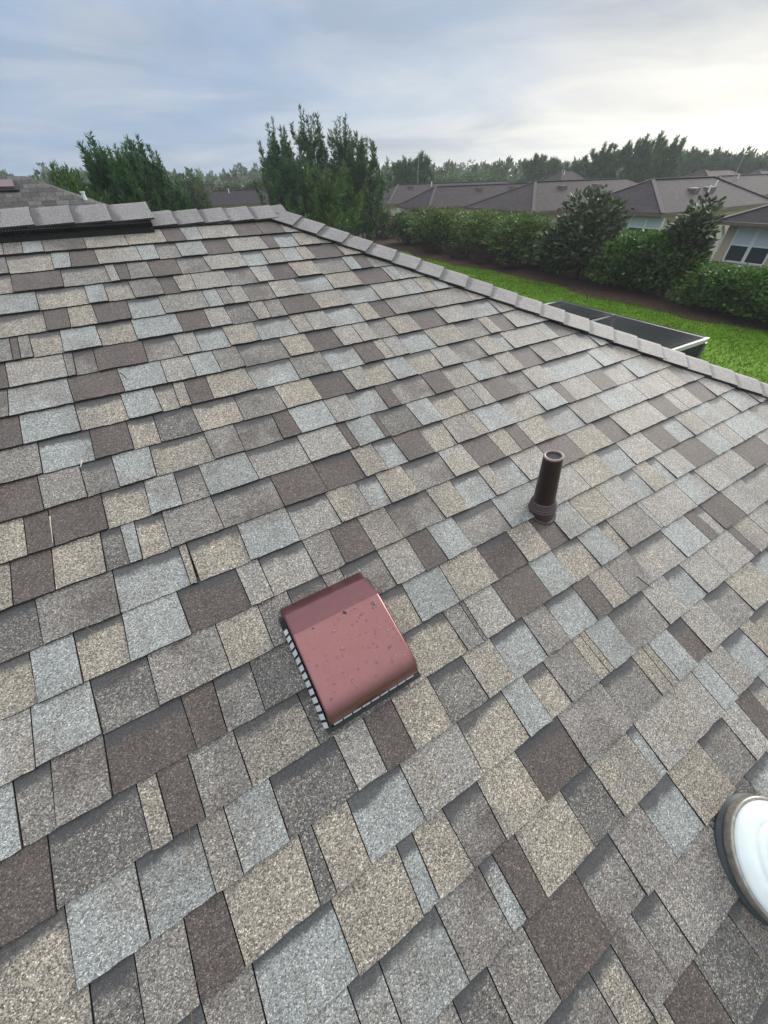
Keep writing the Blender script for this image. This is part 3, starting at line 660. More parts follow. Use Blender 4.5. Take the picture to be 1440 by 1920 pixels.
for i in range(k):
    for j in range(k): F.append((i * (k + 1) + j, (i + 1) * (k + 1) + j, (i + 1) * (k + 1) + j + 1, i * (k + 1) + j + 1))
struct(mesh('lawn', V, F, MLAWN))
def leaf_mat(name, c1, c2, c3, rough=.55, trans=.3, spec=.4):
    m, t, p = mat(name); g = N(t, 'ShaderNodeNewGeometry')
    c = ramp(t, g.outputs['Random Per Island'], [(0.0, c1), (.55, c2), (1.0, c3)])
    n = N(t, 'ShaderNodeTexNoise', i={'Scale': 1.3, 'Detail': 3}); L(t, g.outputs['Position'], n.inputs['Vector'])
    c = mixc(t, 1.0, c, ramp(t, n.outputs['Fac'], [(.3, .65), (.7, 1.35)]), 'MULTIPLY')
    L(t, c, p.inputs['Base Color']); p.inputs['Roughness'].default_value = rough; p.inputs['Specular IOR Level'].default_value = spec
    tr = N(t, 'ShaderNodeBsdfTranslucent'); L(t, mixc(t, 1.0, c, (1.3, 1.4, .7), 'MULTIPLY'), tr.inputs[0])
    ms = N(t, 'ShaderNodeMixShader', i={0: trans}); L(t, p.outputs[0], ms.inputs[1]); L(t, tr.outputs[0], ms.inputs[2])
    L(t, ms.outputs[0], t.nodes['Material Output'].inputs[0]); return m
MBLADE = leaf_mat('grass_blades', (.085, .17, .010), (.125, .235, .014), (.17, .29, .03), .8, .3, .1)
# blades on the part of the lawn the view looks down on
nb = 90000
gx_ = rng.uniform(8, 19.4, nb); gy_ = rng.uniform(-4, 27, nb)
hz = rng.uniform(.03, .085, nb); an = rng.uniform(0, 2 * math.pi, nb); wd = .018
B0 = np.stack([gx_ - np.cos(an) * wd, gy_ - np.sin(an) * wd, np.zeros(nb)], 1); B1 = np.stack([gx_ + np.cos(an) * wd, gy_ + np.sin(an) * wd, np.zeros(nb)], 1)
TP = np.stack([gx_ + rng.normal(0, .03, nb), gy_ + rng.normal(0, .03, nb), hz], 1)
V = np.stack([B0, B1, TP], 1).reshape(-1, 3)
o = stuff(mesh_np('grass', V, np.arange(3 * nb).reshape(-1, 3), MBLADE)); tag(o, 'short bright green lawn grass between the house and the hedge', 'grass'); 
# pine-straw bed under the hedge
def mulch_mat():
    m, t, p = mat('pine_straw'); g = N(t, 'ShaderNodeNewGeometry')
    n = N(t, 'ShaderNodeTexNoise', i={'Scale': 9, 'Detail': 8, 'Roughness': .8}); L(t, g.outputs['Position'], n.inputs['Vector'])
    L(t, ramp(t, n.outputs['Fac'], [(.3, (.022, .010, .007)), (.5, (.060, .026, .017)), (.7, (.11, .052, .033))]), p.inputs['Base Color'])
    p.inputs['Roughness'].default_value = .95
    b = N(t, 'ShaderNodeBump', i={'Strength': 1.0, 'Distance': .05}); L(t, n.outputs['Fac'], b.inputs['Height']); L(t, b.outputs[0], p.inputs['Normal']); return m
MMULCH = mulch_mat()
ys = np.arange(-14, 62, .25); xs = np.linspace(0, 1, 12); V = []; F = []
for y in ys:
    x0 = 19.05 + .35 * math.sin(y * .45) + .2 * math.sin(y * 1.3 + 1) + rng.uniform(-.12, .12); x1 = 24.6
    for s_ in xs:
        V.append((x0 + (x1 - x0) * s_, y, .005 + .11 * math.sin(math.pi * min(1, s_ * 3 + .02) / 2) * (1 if s_ < .9 else .3) + rng.uniform(-.012, .02) * (s_ > 0)))
k = len(xs)
for i in range(len(ys) - 1):
    for j in range(k - 1): F.append((i * k + j, i * k + j + 1, (i + 1) * k + j + 1, (i + 1) * k + j))
struct(mesh('mulch_bed', V, F, MMULCH))

# ------------------------------------------------------------------ vegetation
def unit(a): return a / np.maximum(np.linalg.norm(a, axis=-1, keepdims=True), 1e-6)
def leaves(C, D, ln, wd, fold=.0):
    """diamond leaves: C base points, D directions, ln / wd arrays"""
    n = len(C); R = unit(rng.normal(size=(n, 3))); S = unit(np.cross(D, R)); ln = np.asarray(ln)[:, None]; wd = np.asarray(wd)[:, None]
    Nn = np.cross(D, S)
    V = np.stack([C, C + D * ln * .5 + S * wd + Nn * wd * fold, C + D * ln, C + D * ln * .5 - S * wd + Nn * wd * fold], 1).reshape(-1, 3)
    return V, np.arange(4 * n).reshape(-1, 4)
def bush_crown(W, H, n, ll, lw, lobes=9, up=.5, base=.12, seed=0, spiky=0.0):
    r = np.random.default_rng(seed)
    cs = []; 
    for i in range(lobes):
        a = r.uniform(0, 2 * math.pi); q = r.uniform(0, .30) * W; z = r.uniform(base + .18, .78) * H
        cs.append((q * math.cos(a), q * math.sin(a), z, r.uniform(.20, .30) * W, r.uniform(.17, .26) * H))
    cs += [(0, 0, H * .42, W * .40, H * .34)]
    cs = np.array(cs); pk = r.choice(len(cs), n, p=(cs[:, 3] ** 2) / (cs[:, 3] ** 2).sum())
    d = unit(r.normal(size=(n, 3))); rad = r.uniform(.55, 1.06, n) ** .6
    rad = rad * (1 + .22 * np.sin(d[:, 0] * 7 + pk) * np.sin(d[:, 1] * 6 + pk * 2) * np.cos(d[:, 2] * 5))
    c = cs[pk]; Pn = c[:, :3] + d * rad[:, None] * np.stack([c[:, 3], c[:, 3], c[:, 4]], 1)
    Pn[:, 2] = np.maximum(Pn[:, 2], .04)
    if spiky:   # a few shoots above the crown
        m_ = r.random(n) < spiky; Pn[m_, 2] += r.uniform(0, .09 * H, m_.sum()) * (Pn[m_, 2] > .6 * H)
    D = unit(d + np.array([0, 0, up]) + r.normal(size=(n, 3)) * .6)
    return leaves(Pn, D, r.uniform(.7, 1.2, n) * ll, r.uniform(.7, 1.2, n) * lw, .25)
def pine_crown(H, W, seed, dens=1.0, z0=.12, needle=.30, shape=.75):
    """branches sweep out and turn up into candle-like tips, each carrying needle tufts"""
    r = np.random.default_rng(seed); TC, TD = [], []; br = []
    nb_ = int(50 * dens); lean = r.normal(size=2) * .03 * H
    for i in range(nb_):
        zf = z0 + (.93 - z0) * ((i + r.random()) / nb_) ** .9; z = zf * H * .90; a = i * 2.4 + r.uniform(-.5, .5)
        pr = max(.10, 1 - max(0, (zf - .22) / .78) ** (1.0 / shape)) ** .8
        ln = W * .5 * pr * r.uniform(.4, 1.25); rise = r.uniform(.45, 1.0) * max(ln * .6, .35)
        ox, oy = lean * zf ** 2
        pts = [np.array([ox + math.cos(a) * ln * s_ ** .8, oy + math.sin(a) * ln * s_ ** .8, z + ln * .12 * s_ + rise * s_ ** 3]) for s_ in np.linspace(0, 1, 6)]
        br.append(pts)
        for j in range(int(8 * dens) + 3):
            s_ = r.uniform(.15, 1.0) ** .75; i0 = min(int(s_ * 5), 4); p_ = pts[i0] + (pts[i0 + 1] - pts[i0]) * (s_ * 5 - i0)
            TC.append(p_ + r.normal(size=3) * ln * .06); TD.append(unit(unit(pts[i0 + 1] - pts[i0]) * .6 + np.array([0, 0, .8]) + r.normal(size=3) * .4))
        hc = r.uniform(.4, 1.5) * (H / 8.0) * (.45 if needle > .5 else 1.0)                        # the candle at the tip
        for q in range(6): TC.append(pts[-1] + np.array([0, 0, hc * q / 5.0]) + r.normal(size=3) * .03); TD.append(unit(np.array([math.cos(a) * .12, math.sin(a) * .12, 1.0])))
    for q in range(14): TC.append(np.array([lean[0], lean[1], H * (1 - .02 * q)]) + r.normal(size=3) * .05); TD.append(unit(np.array([r.normal() * .2, r.normal() * .2, 1.0])))
    TC = np.array(TC); TD = np.array(TD); m_ = 13; TC[:, 2] *= (H - .15) / TC[:, 2].max()
    C = np.repeat(TC, m_, 0); Dm = np.repeat(TD, m_, 0); C = C + Dm * r.uniform(-.5, .3, (len(C), 1)) * needle
    D = unit(Dm * .9 + unit(r.normal(size=C.shape)) * .85)
    V, F = leaves(C, D, r.uniform(.6, 1.1, len(C)) * needle, np.full(len(C), .085 * needle))
    return V, F, br
ML_VIB = leaf_mat('viburnum_leaves', (.032, .066, .014), (.062, .115, .024), (.13, .19, .045), .55, .3)
ML_CLU = leaf_mat('clusia_leaves', (.03, .075, .013), (.055, .125, .02), (.11, .20, .035), .5, .3)
ML_MAG = leaf_mat('magnolia_leaves', (.026, .046, .020), (.045, .072, .033), (.10, .11, .065), .55, .15, .3)
ML_DRK = leaf_mat('dark_shrub_leaves', (.022, .052, .014), (.045, .09, .022), (.09, .14, .04), .5, .25)
ML_LOR = leaf_mat('purple_shrub_leaves', (.045, .022, .020), (.075, .042, .036), (.10, .07, .05), .6, .2)
ML_PIN = leaf_mat('pine_needles', (.014, .052, .016), (.028, .085, .024), (.065, .135, .040), .6, .22)
ML_PIN2 = leaf_mat('yellow_green_needles', (.03, .075, .016), (.055, .115, .024), (.10, .165, .04), .6, .25)
ML_OAK = leaf_mat('oak_leaves', (.03, .058, .018), (.05, .088, .026), (.085, .125, .04), .6, .22)
CROWNS = {}
def bushmesh(key, m, *a, **k):
    V, F = bush_crown(*a, **k); o = mesh_np('crown', V, F, m); me = o.data; bpy.data.objects.remove(o); CROWNS[key] = me
bushmesh('vib1', ML_VIB, 2.4, 2.4, 6500, .13, .032, seed=1, spiky=.10)
bushmesh('vib2', ML_VIB, 2.4, 2.4, 6500, .13, .032, seed=2, spiky=.14, lobes=11)
bushmesh('clu1', ML_CLU, 2.4, 2.2, 6000, .15, .046, seed=3, spiky=.06, lobes=12, up=.8)
bushmesh('clu2', ML_CLU, 2.4, 2.2, 6000, .15, .046, seed=4, spiky=.06, lobes=12, up=.8)
bushmesh('drk1', ML_DRK, 2.4, 2.2, 6500, .12, .034, seed=5, spiky=.05, lobes=11)
bushmesh('mag1', ML_MAG, 2.4, 3.6, 5600, .20, .052, seed=6, spiky=.10, lobes=13, up=.6)
bushmesh('mag2', ML_MAG, 1.7, 3.8, 3000, .20, .052, seed=8, spiky=.14, lobes=10, up=.6, base=.3)
bushmesh('lor1', ML_LOR, 1.4, .85, 2600, .07, .022, seed=9, spiky=.05, lobes=8)
bushmesh('oak1', ML_OAK, 7.0, 6.0, 9000, .36, .12, seed=10, lobes=15)
bushmesh('oak2', ML_OAK, 7.0, 6.0, 9000, .36, .12, seed=11, lobes=15)
def stems(kind, H, W, seed):
    r = np.random.default_rng(seed); mb = MB()
    if kind == 'tree':
        mb.tube([(0, 0, -.05), (.03, .02, H * .3), (0, .03, H * .62)], [H * .022, H * .017, H * .008], 8)
        for i in range(6):
            a = i * 1.05 + r.random(); z = H * r.uniform(.25, .5)
            mb.tube([(0, 0, z), (math.cos(a) * W * .16, math.sin(a) * W * .16, z + H * .12), (math.cos(a) * W * .3, math.sin(a) * W * .3, z + H * .22)], [H * .010, H * .007, H * .003], 6)
    else:
        for i in range(7):
            a = i * .9 + r.random(); q = W * .06
            mb.tube([(math.cos(a) * q, math.sin(a) * q, -.05), (math.cos(a) * W * .14, math.sin(a) * W * .14, H * .35), (math.cos(a) * W * .26, math.sin(a) * W * .26, H * .62)], [.022, .016, .008], 6)
    o = mb.build('stem', MBARK); me = o.data; bpy.data.objects.remove(o); return me
STEM = {'bush': stems('bush', 2.3, 2.4, 1), 'mag': stems('tree', 3.6, 2.4, 2), 'low': stems('bush', .8, 1.3, 3), 'oak': stems('tree', 6, 7, 4)}
SIZE = {'vib1': (2.4, 2.4), 'vib2': (2.4, 2.4), 'clu1': (2.4, 2.2), 'clu2': (2.4, 2.2), 'drk1': (2.4, 2.2), 'mag1': (2.4, 3.6), 'mag2': (1.7, 3.8), 'lor1': (1.4, .85), 'oak1': (7, 6), 'oak2': (7, 6)}
STK = {'mag1': 'mag', 'mag2': 'mag', 'lor1': 'low', 'oak1': 'oak', 'oak2': 'oak'}
def plant(name, key, base, W, H, label, cat, group=None, zbase=0.0):
    t_ = thing(name, (base[0], base[1], zbase), label, cat, group, rz=random.uniform(0, 6.28))
    sw, sh = SIZE[key]; t_.scale = (W / sw, W / sw, H / sh)
    c = bpy.data.objects.new('crown', CROWNS[key]); sc.collection.objects.link(c); c.parent = t_
    s_ = bpy.data.objects.new('stem' if key not in STK or STK[key] == 'low' else 'trunk', STEM[STK.get(key, 'bush')]); sc.collection.objects.link(s_); s_.parent = t_
    return t_
def on_line(px, py, xline):   # where the sight line over a picture point crosses x = xline
    D = pxdir(px, py); t_ = xline / D[0]; return CAM + D * t_
HEDGE = [  # px, py of top, picture width, x line, kind, label
 (712, 384, 62, 22.4, 'drk1', 'dark bushy shrub at far left end of hedge under the tall pines'),
 (762, 394, 66, 22.2, 'drk1', 'dark leafy hedge shrub below the small window of the far house'),
 (832, 374, 100, 22.2, 'vib1', 'tall yellow-green feathery hedge shrub, left of the middle hedge'),
 (898, 392, 104, 22.2, 'vib2', 'olive green hedge shrub with thin shoots between two taller feathery shrubs'),
 (985, 382, 122, 22.0, 'vib1', 'broad yellow-green feathery shrub left of the tall dark magnolia'),
 (1052, 404, 100, 22.3, 'drk1', 'dark green shrub tucked against the left side of the tall magnolia'),
 (1112, 350, 118, 22.0, 'mag1', 'tallest dark glossy magnolia rising above the hedge'),
 (1180, 427, 104, 21.8, 'clu1', 'bright green broad-leaved hedge shrub just right of tall magnolia'),
 (1246, 434, 118, 21.9, 'clu2', 'dense green broad-leaved shrub beneath the thin young magnolia'),
 (1292, 372, 84, 21.6, 'mag2', 'thin young magnolia with sparse grey-green crown in front of pale wall'),
 (1335, 490, 116, 21.5, 'clu1', 'low bright green hedge shrub in front of beige house corner'),
 (1398, 502, 124, 21.3, 'clu2', 'green hedge shrub below the white-framed double window'),
 (1475, 516, 130, 21.2, 'clu1', 'hedge shrub cut by the right picture edge'),
]
HEDGE += [  # second row behind
 (800, 420, 80, 23.6, 'drk1', 'dark shrub showing behind and left of the tallest feathery shrub'),
 (866, 416, 80, 23.6, 'vib2', 'olive shrub in the back row between the two feathery shrubs'),
 (940, 416, 90, 23.6, 'drk1', 'dark shrub in the back row left of the broad feathery shrub'),
 (1022, 420, 90, 23.6, 'vib2', 'olive shrub in the back row beside the magnolia'),
 (1152, 428, 90, 23.4, 'drk1', 'dark shrub in the back row right behind the tall magnolia'),
 (1215, 440, 90, 23.4, 'drk1', 'dark shrub in the back row below the window of the house with pale side wall'),
 (1310, 484, 80, 23.0, 'drk1', 'dark shrub in the back row under the pale peach wall'),
]
for px, py, wpx, xl, key, lab in HEDGE:
    xl -= .75
    b = on_line(px, py + 60, xl); dist = math.hypot(b[0], b[1]); tp = atd(px, py, dist)
    W = wpx * zdepth((b[0], b[1], 1.5)) / FPX * 1.32
    tree_ = key.startswith('mag')
    plant('magnolia_tree' if tree_ else 'hedge_shrub', key, b, W, tp[2] * 1.0, lab, 'tree' if tree_ else 'shrub', None if tree_ else 'shrubs of the hedge along the mulch bed', .05)
for i, (px, py, wpx, lab) in enumerate([(812, 486, 44, 'leftmost low purple-brown shrub at the foot of the hedge'), (858, 490, 46, 'second low purple-brown shrub from the left at hedge foot'),
                        (902, 496, 46, 'third low purple-brown shrub from the left at hedge foot'), (944, 503, 44, 'rightmost low purple-brown shrub beside bare thin stems')]):
    b = on_line(px, py, 20.2); W = wpx * zdepth((b[0], b[1], .4)) / FPX * 1.25
    plant('purple_shrub', 'lor1', b, W, .85, lab, 'shrub', 'low purple shrubs in front of the hedge', .06)

def pine(px, ptop, dist, wpx, seed, label, m=None, group=None, dens=1.0, z0=.1, needle=.32, name='pine_tree', shape=.75):
    tp = atd(px, ptop, dist); H = tp[2]; W = wpx * zdepth((tp[0], tp[1], 3)) / FPX
    t_ = thing(name, (tp[0], tp[1], 0), label, 'tree', group)
    V, F, br = pine_crown(H, W, seed, dens, z0, needle, shape)
    off = np.array([tp[0], tp[1], 0])
    mesh_np('crown', V + off, F, m or ML_PIN, t_)
    mb = MB(); mb.tube([off + (0, 0, -.1), off + (.03, .0, H * .5), off + (0, 0, H * .96)], [H * .016, H * .011, .012], 8)
    for pts in br[::3]: mb.tube([off + pts[0], off + pts[2], off + pts[4]], [.022, .015, .006], 5, cap=False)
    mb.build('trunk', MBARK, t_); return t_
GP = 'tall pines behind the hip of the roof'
pine(524, 222, 38, 108, 21, 'left pine of the tall clump, with a narrow pointed top', None, GP, .95, shape=.55)
pine(580, 206, 40, 138, 22, 'tallest pine in the clump behind the roof hip', None, GP, 1.1, shape=.5)
pine(642, 218, 39, 124, 23, 'right pine of the tall clump, just right of tallest top', None, GP, 1.0, shape=.5)
pine(672, 258, 36, 76, 24, 'shorter rounded pine at right edge of the tall clump', None, GP, 1.1, shape=.4)
pine(502, 262, 41, 62, 25, 'spindly pine at the left edge of the tall clump', None, GP, .7, shape=.5)
pine(606, 296, 34, 150, 34, 'low bushy pine filling the foot of the tall clump', ML_PIN2, GP, 1.5, shape=.35)
pine(545, 290, 36, 110, 36, 'bushy pine in front, between the left and tallest pines', None, GP, 1.3, shape=.4)
GL = 'pines left of centre behind the roof ridge'
pine(178, 248, 30, 92, 26, 'leaning dark pine with the highest top of the left clump', None, GL, 1.5, shape=.5)
pine(215, 262, 31, 100, 27, 'dark pine in the middle of the left clump', None, GL, 1.6, shape=.45)
pine(252, 254, 32, 96, 28, 'dark pine at right of the left clump', None, GL, 1.5, shape=.5)
pine(118, 306, 28, 90, 29, 'small yellow-green conifer left of the dark left clump', ML_PIN2, GL, 1.5, shape=.4)
pine(285, 318, 34, 96, 35, 'low pine at right foot of the left clump', None, GL, 1.5, shape=.4)
GM = 'pines beyond the far houses'
for px, py, dist, wpx, sd, lab in [(1138, 270, 85, 60, 41, 'leftmost pine of the dark stand above the far roofs at right'), (1178, 264, 88, 64, 42, 'second pine from left in the dark stand above far roofs'),
    (1216, 254, 84, 66, 43, 'third pine from left in the dark stand above far roofs'), (1240, 247, 90, 56, 44, 'tallest pine of the dark stand above the far roofs'), (1268, 258, 86, 56, 45, 'rightmost pine of the dark stand above far roofs'),
    (1310, 280, 110, 66, 46, 'pale pine right of the dark stand'), (1350, 284, 112, 60, 47, 'pale pine behind white street light at right'), (1392, 290, 115, 60, 48, 'pale thin pine near the right picture edge'), (1425, 296, 118, 60, 54, 'rightmost pale pine by the picture edge'),
    (758, 296, 75, 50, 49, 'pine left of the lamp pole above the middle far roofs'), (790, 286, 78, 52, 50, 'pine right of the lamp pole above the middle far roofs'),
    (1008, 292, 100, 60, 51, 'leftmost hazy pine above the pale peaked roof'), (1040, 298, 104, 50, 52, 'hazy pine just left of the pale peaked roof'), (1092, 300, 100, 46, 53, 'hazy pine just right of the pale peaked roof')]:
    pine(px, py, dist, wpx, sd, lab, None, GM, .8, needle=.75 if dist > 95 else .6, z0=.05, shape=.38)
for px, py, dist, wpx, key, lab in [(345, 330, 55, 90, 'oak1', 'rounded oak right of the left pine clump'), (420, 336, 70, 110, 'oak2', 'wide oak behind the houses left of the tall pines'),
    (470, 338, 64, 80, 'oak1', 'oak beside the left foot of the tall pines'), (300, 362, 42, 90, 'oak2', 'low oak at the foot of left pine clump'), (835, 322, 105, 90, 'oak2', 'rounded tree above the middle far roof'),
    (930, 330, 95, 90, 'oak1', 'dark rounded tree left of the pale peaked roof'), (880, 326, 100, 80, 'oak1', 'rounded tree between the middle far roofs'), (725, 330, 80, 80, 'oak2', 'rounded tree right of the tall pines'), (1190, 345, 62, 60, 'oak1', 'light green tree top behind the dark hip roof'), (1330, 330, 90, 110, 'oak2', 'dark tree mass below the pale pines at right')]:
    tp = atd(px, py, dist); W = wpx * zdepth((tp[0], tp[1], 3)) / FPX
    plant('oak_tree', key, tp, W, tp[2], lab, 'tree', 'rounded trees among the far houses')

# far woods: one mass along the horizon
nT = 900; TV = []
az0 = math.atan2(CF[0], CF[1])
for i in range(nT):
    a = az0 + rng.uniform(-1.2, 1.2); R_ = rng.uniform(120, 330); H = 4.3 + R_ * rng.uniform(-.001, .010) + rng.exponential(.7); W = H * rng.uniform(.5, 1.1)
    q = 95; zf = rng.random(q) ** .8; rr = W * .5 * np.sqrt(rng.random(q)) * np.clip(1.2 - zf ** 2, .10, 1); th = rng.uniform(0, 6.28, q)
    TV.append(np.stack([math.sin(a) * R_ + rr * np.cos(th), math.cos(a) * R_ + rr * np.sin(th), zf * H], 1))
C = np.concatenate(TV); D = unit(rng.normal(size=C.shape) * .8 + np.array([0, 0, .7]))
V, F = leaves(C, D, rng.uniform(.7, 1.7, len(C)), rng.uniform(.22, .45, len(C)))
tag(stuff(mesh_np('distant_woods', V, F, ML_OAK)), 'far belt of mixed woods along the whole horizon', 'woods')

# ------------------------------------------------------------------ neighbouring houses
def hip_house(name, x0, x1, y0, y1, ze, slope, mroof, mwall, label, oh=.45, group='houses beyond the hedge', vents=(), pipes=(), ground=0.0):
    """eaves rectangle x0..x1, y0..y1 at height ze; ridge runs along the longer side"""
    h = thing(name, ((x0 + x1) / 2, (y0 + y1) / 2, 0), label, 'house', group)
    wx, wy = x1 - x0, y1 - y0; r = min(wx, wy) / 2; zr = ze + r * slope; my = (y0 + y1) / 2; mx = (x0 + x1) / 2
    if wx >= wy: a, b = (x0 + r, my, zr), (x1 - r, my, zr); faces = {'-x': [(x0, y1, ze), (x0, y0, ze), a], '+x': [(x1, y0, ze), (x1, y1, ze), b], '-y': [(x0, y0, ze), (x1, y0, ze), b, a], '+y': [(x1, y1, ze), (x0, y1, ze), a, b]}
    else: a, b = (mx, y0 + r, zr), (mx, y1 - r, zr); faces = {'-y': [(x0, y0, ze), (x1, y0, ze), a], '+y': [(x1, y1, ze), (x0, y1, ze), b], '-x': [(x0, y1, ze), (x0, y0, ze), a, b], '+x': [(x1, y0, ze), (x1, y1, ze), b, a]}
    for k_, f_ in faces.items(): roofquad('roof_slope', f_, mroof, h)
    mb = MB()
    for p_, q_ in ((a, b), (a, faces['-x'][0]), (a, faces['-x'][1]), (b, faces['+x'][0]), (b, faces['+x'][1])) if wx >= wy else ((a, b), (a, faces['-y'][0]), (a, faces['-y'][1]), (b, faces['+y'][0]), (b, faces['+y'][1])):
        mb.bar(np.array(p_) + (0, 0, .02), np.array(q_) + (0, 0, .02), .22, .035)
    mb.build('ridge_caps', mroof_cap, h)
    MB().box((x0, y0, ze - .16), (x1, y1, ze - .012)).build('fascia', MFASCIA, h)
    MB().box((x0 + oh, y0 + oh, ground), (x1 - oh, y1 - oh, ze - .17)).build('wall', mwall, h)
    def onroof(fx, fy):
        x = x0 + wx * fx; y = y0 + wy * fy; d_ = min(x - x0, x1 - x, y - y0, y1 - y); return np.array([x, y, ze + d_ * slope])
    for fx, fy in vents:
        p_ = onroof(fx, fy); MB().box(p_ + (-.3, -.25, -.1), p_ + (.3, .25, .16)).build('roof_vent', MFASCIA, h)
    for fx, fy in pipes:
        p_ = onroof(fx, fy); MB().tube([p_ + (0, 0, -.1), p_ + (0, 0, .42)], .06, 8).build('vent_stack', MWHITE, h)
    return h
mroof_cap = simple('ridge_cap_far', (.075, .063, .068), .8, noise=.1, scale=6)
def window_x(h, x, yc, zc, w_, hh, blind=.5, mull=True):
    """window in a wall facing -x at x"""
    f = MB(); t_ = .07
    f.box((x - .05, yc - w_ / 2 - t_, zc - hh / 2 - t_), (x + .03, yc + w_ / 2 + t_, zc - hh / 2)).box((x - .05, yc - w_ / 2 - t_, zc + hh / 2), (x + .03, yc + w_ / 2 + t_, zc + hh / 2 + t_))
    f.box((x - .049, yc - w_ / 2 - t_, zc - hh / 2), (x + .03, yc - w_ / 2, zc + hh / 2)).box((x - .049, yc + w_ / 2, zc - hh / 2), (x + .03, yc + w_ / 2 + t_, zc + hh / 2))
    if mull: f.box((x - .051, yc - .07, zc - hh / 2), (x + .03, yc + .07, zc + hh / 2))
    wn = f.build('window', MWHITE, h)
    zb = zc + hh / 2 - hh * blind
    for s_ in ((-1, 1) if mull else (0,)):
        ya, yb = (yc + .07, yc + w_ / 2) if s_ == 1 else ((yc - w_ / 2, yc - .07) if s_ == -1 else (yc - w_ / 2, yc + w_ / 2))
        MB().box((x - .018, ya, zc - hh / 2), (x - .010, yb, zb)).build('pane', MGLASS, wn)
        MB().box((x - .030, ya, zb), (x - .014, yb, zc + hh / 2)).build('pane', MBLIND, wn)
        MB().box((x - .036, ya, zb - .03), (x - .02, yb, zb + .03)).build('sash', MWHITE, wn)
def onwall(px, py, x): D = pxdir(px, py); return CAM + D * (x / D[0])
# F: beige house at the right edge
hF = hip_house('neighbour_house', 25.4, 37, -3.0, 11.35, 2.6, .42, MROOF_C, MSTUCCO, 'beige stucco house with white-framed double window at the right edge')
c = onwall(1419, 441, 25.85); print('winF', c); window_x(hF, 25.85, c[1], min(c[2], 1.70), 1.62, 1.25, .5)
dsp = MB(); dsp.bar((25.46, 11.0, 2.38), (25.80, 10.97, 2.05), .09).bar((25.80, 10.97, 2.05), (25.80, 10.97, .1), .08); dsp.build('downspout', MWHITE, hF)
MB().box((25.28, -3.0, 2.45), (25.397, 11.35, 2.585)).build('gutter', MFASCIA, hF)
# E
hE = hip_house('neighbour_house', 27.3, 41, 15.1, 21.6, 2.6, .43, MROOF_A, MSTUCCO2, 'house with dark hip facing the hedge and pale peach side wall', vents=((.42, .28), (.56, .28)), pipes=((.50, .22), (.62, .3)))
c = onwall(1212, 416, 27.75); print('winE', c); window_x(hE, 27.75, c[1], min(c[2], 1.68), 1.9, 1.25, .35)
# C
hC = hip_house('neighbour_house', 26, 45, 23.4, 30.9, 2.40, .40, MROOF_B, MSTUCCO, 'house with broad brown roof behind the yellow-green shrubs', vents=((.30, .36), (.52, .36)))
MB().box((26.40, 26.2, .3), (26.46, 28.4, 2.05)).build('porch_screen', simple('porch_screen_grey', (.25, .32, .29), .7, noise=.1, scale=5), hC)
# A
hA = hip_house('neighbour_house', 26, 48, 35.9, 41.4, 2.15, .52, MROOF_A, MSTUCCO2, 'house with small window and dark porch above left end of hedge', vents=((.35, .38), (.56, .38)), pipes=((.62, .2),))
c = onwall(751, 405, 26.45); window_x(hA, 26.45, c[1], c[2], 1.0, 1.25, .3, False)
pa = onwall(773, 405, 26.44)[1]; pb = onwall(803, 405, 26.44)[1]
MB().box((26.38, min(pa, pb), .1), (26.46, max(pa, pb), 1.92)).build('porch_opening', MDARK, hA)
hip_house('neighbour_house', 26.5, 50, 44.0, 51.0, 2.2, .42, MROOF_B, MSTUCCO2, 'house roof half hidden by right side of the tall pines', vents=((.2, .4),), pipes=((.33, .42),))
# farther houses
hip_house('neighbour_house', 52, 66, 24, 33, 2.4, .42, MROOF_B, MSTUCCO2, 'farther brown roof seen above the house with dark hip', group='farther houses')
def far_house(px, ptop, dist, W, Lg, label, ze=2.3, slope=.5, m=MROOF_B, wall=MSTUCCO2):
    tp = atd(px, ptop, dist); zr = max(tp[2], ze + .9); r = (zr - ze) / slope
    return hip_house('neighbour_house', tp[0] - W / 2, tp[0] + W / 2, tp[1] - r, tp[1] + r, ze, slope, m, wall, label, group='farther houses', pipes=((.35, .4),))
far_house(1064, 319, 72, 9.2, 9, 'pale peaked roof standing above the far roofs', slope=.62)
far_house(1395, 328, 66, 16, 9, 'far roof near the right picture edge below the pale pines')
far_house(1310, 346, 56, 12, 8, 'far roof partly hidden behind the pale peach house', m=MROOF_C)
far_house(1460, 318, 92, 18, 9, 'farthest roof at the right picture edge')
far_house(455, 356, 62, 12, 8, 'purple-grey roof just left of the tall pines', m=MROOF_C)
far_house(383, 346, 78, 7, 8, 'pale tall house between oaks left of the tall pines', slope=.8, m=MROOF_A)
far_house(425, 362, 70, 8, 8, 'low grey roof between two others left of the tall pines', m=MROOF_A)
far_house(350, 376, 58, 5, 5, 'tiny pale house on the bright lawn left of centre', slope=.4, ze=1.4, m=MROOF_B)
# house with weathered grey roof across the ridge at upper left
a1 = atd(47, 330, 11.0)
hN = thing('near_neighbour_house', (a1[0] - 5, a1[1], 0), 'house with weathered grey shingle hip roof at the left picture edge', 'house')
rr = 4.6; zE = a1[2] - rr * .42
roofquad('roof_slope', [(a1[0] - 14, a1[1] - rr, zE), (a1[0] + rr, a1[1] - rr, zE), a1, (a1[0] - 14, a1[1], a1[2])], MROOF_NEAR, hN)
roofquad('roof_slope', [(a1[0] + rr, a1[1] - rr, zE), (a1[0] + rr, a1[1] + rr, zE), a1], MROOF_NEAR, hN)
roofquad('roof_slope', [(a1[0] + rr, a1[1] + rr, zE), (a1[0] - 14, a1[1] + rr, zE), (a1[0] - 14, a1[1], a1[2]), a1], MROOF_NEAR, hN)
MB().box((a1[0] - 14, a1[1] - rr, zE - .16), (a1[0] + rr, a1[1] + rr, zE - .012)).build('fascia', MFASCIA, hN)
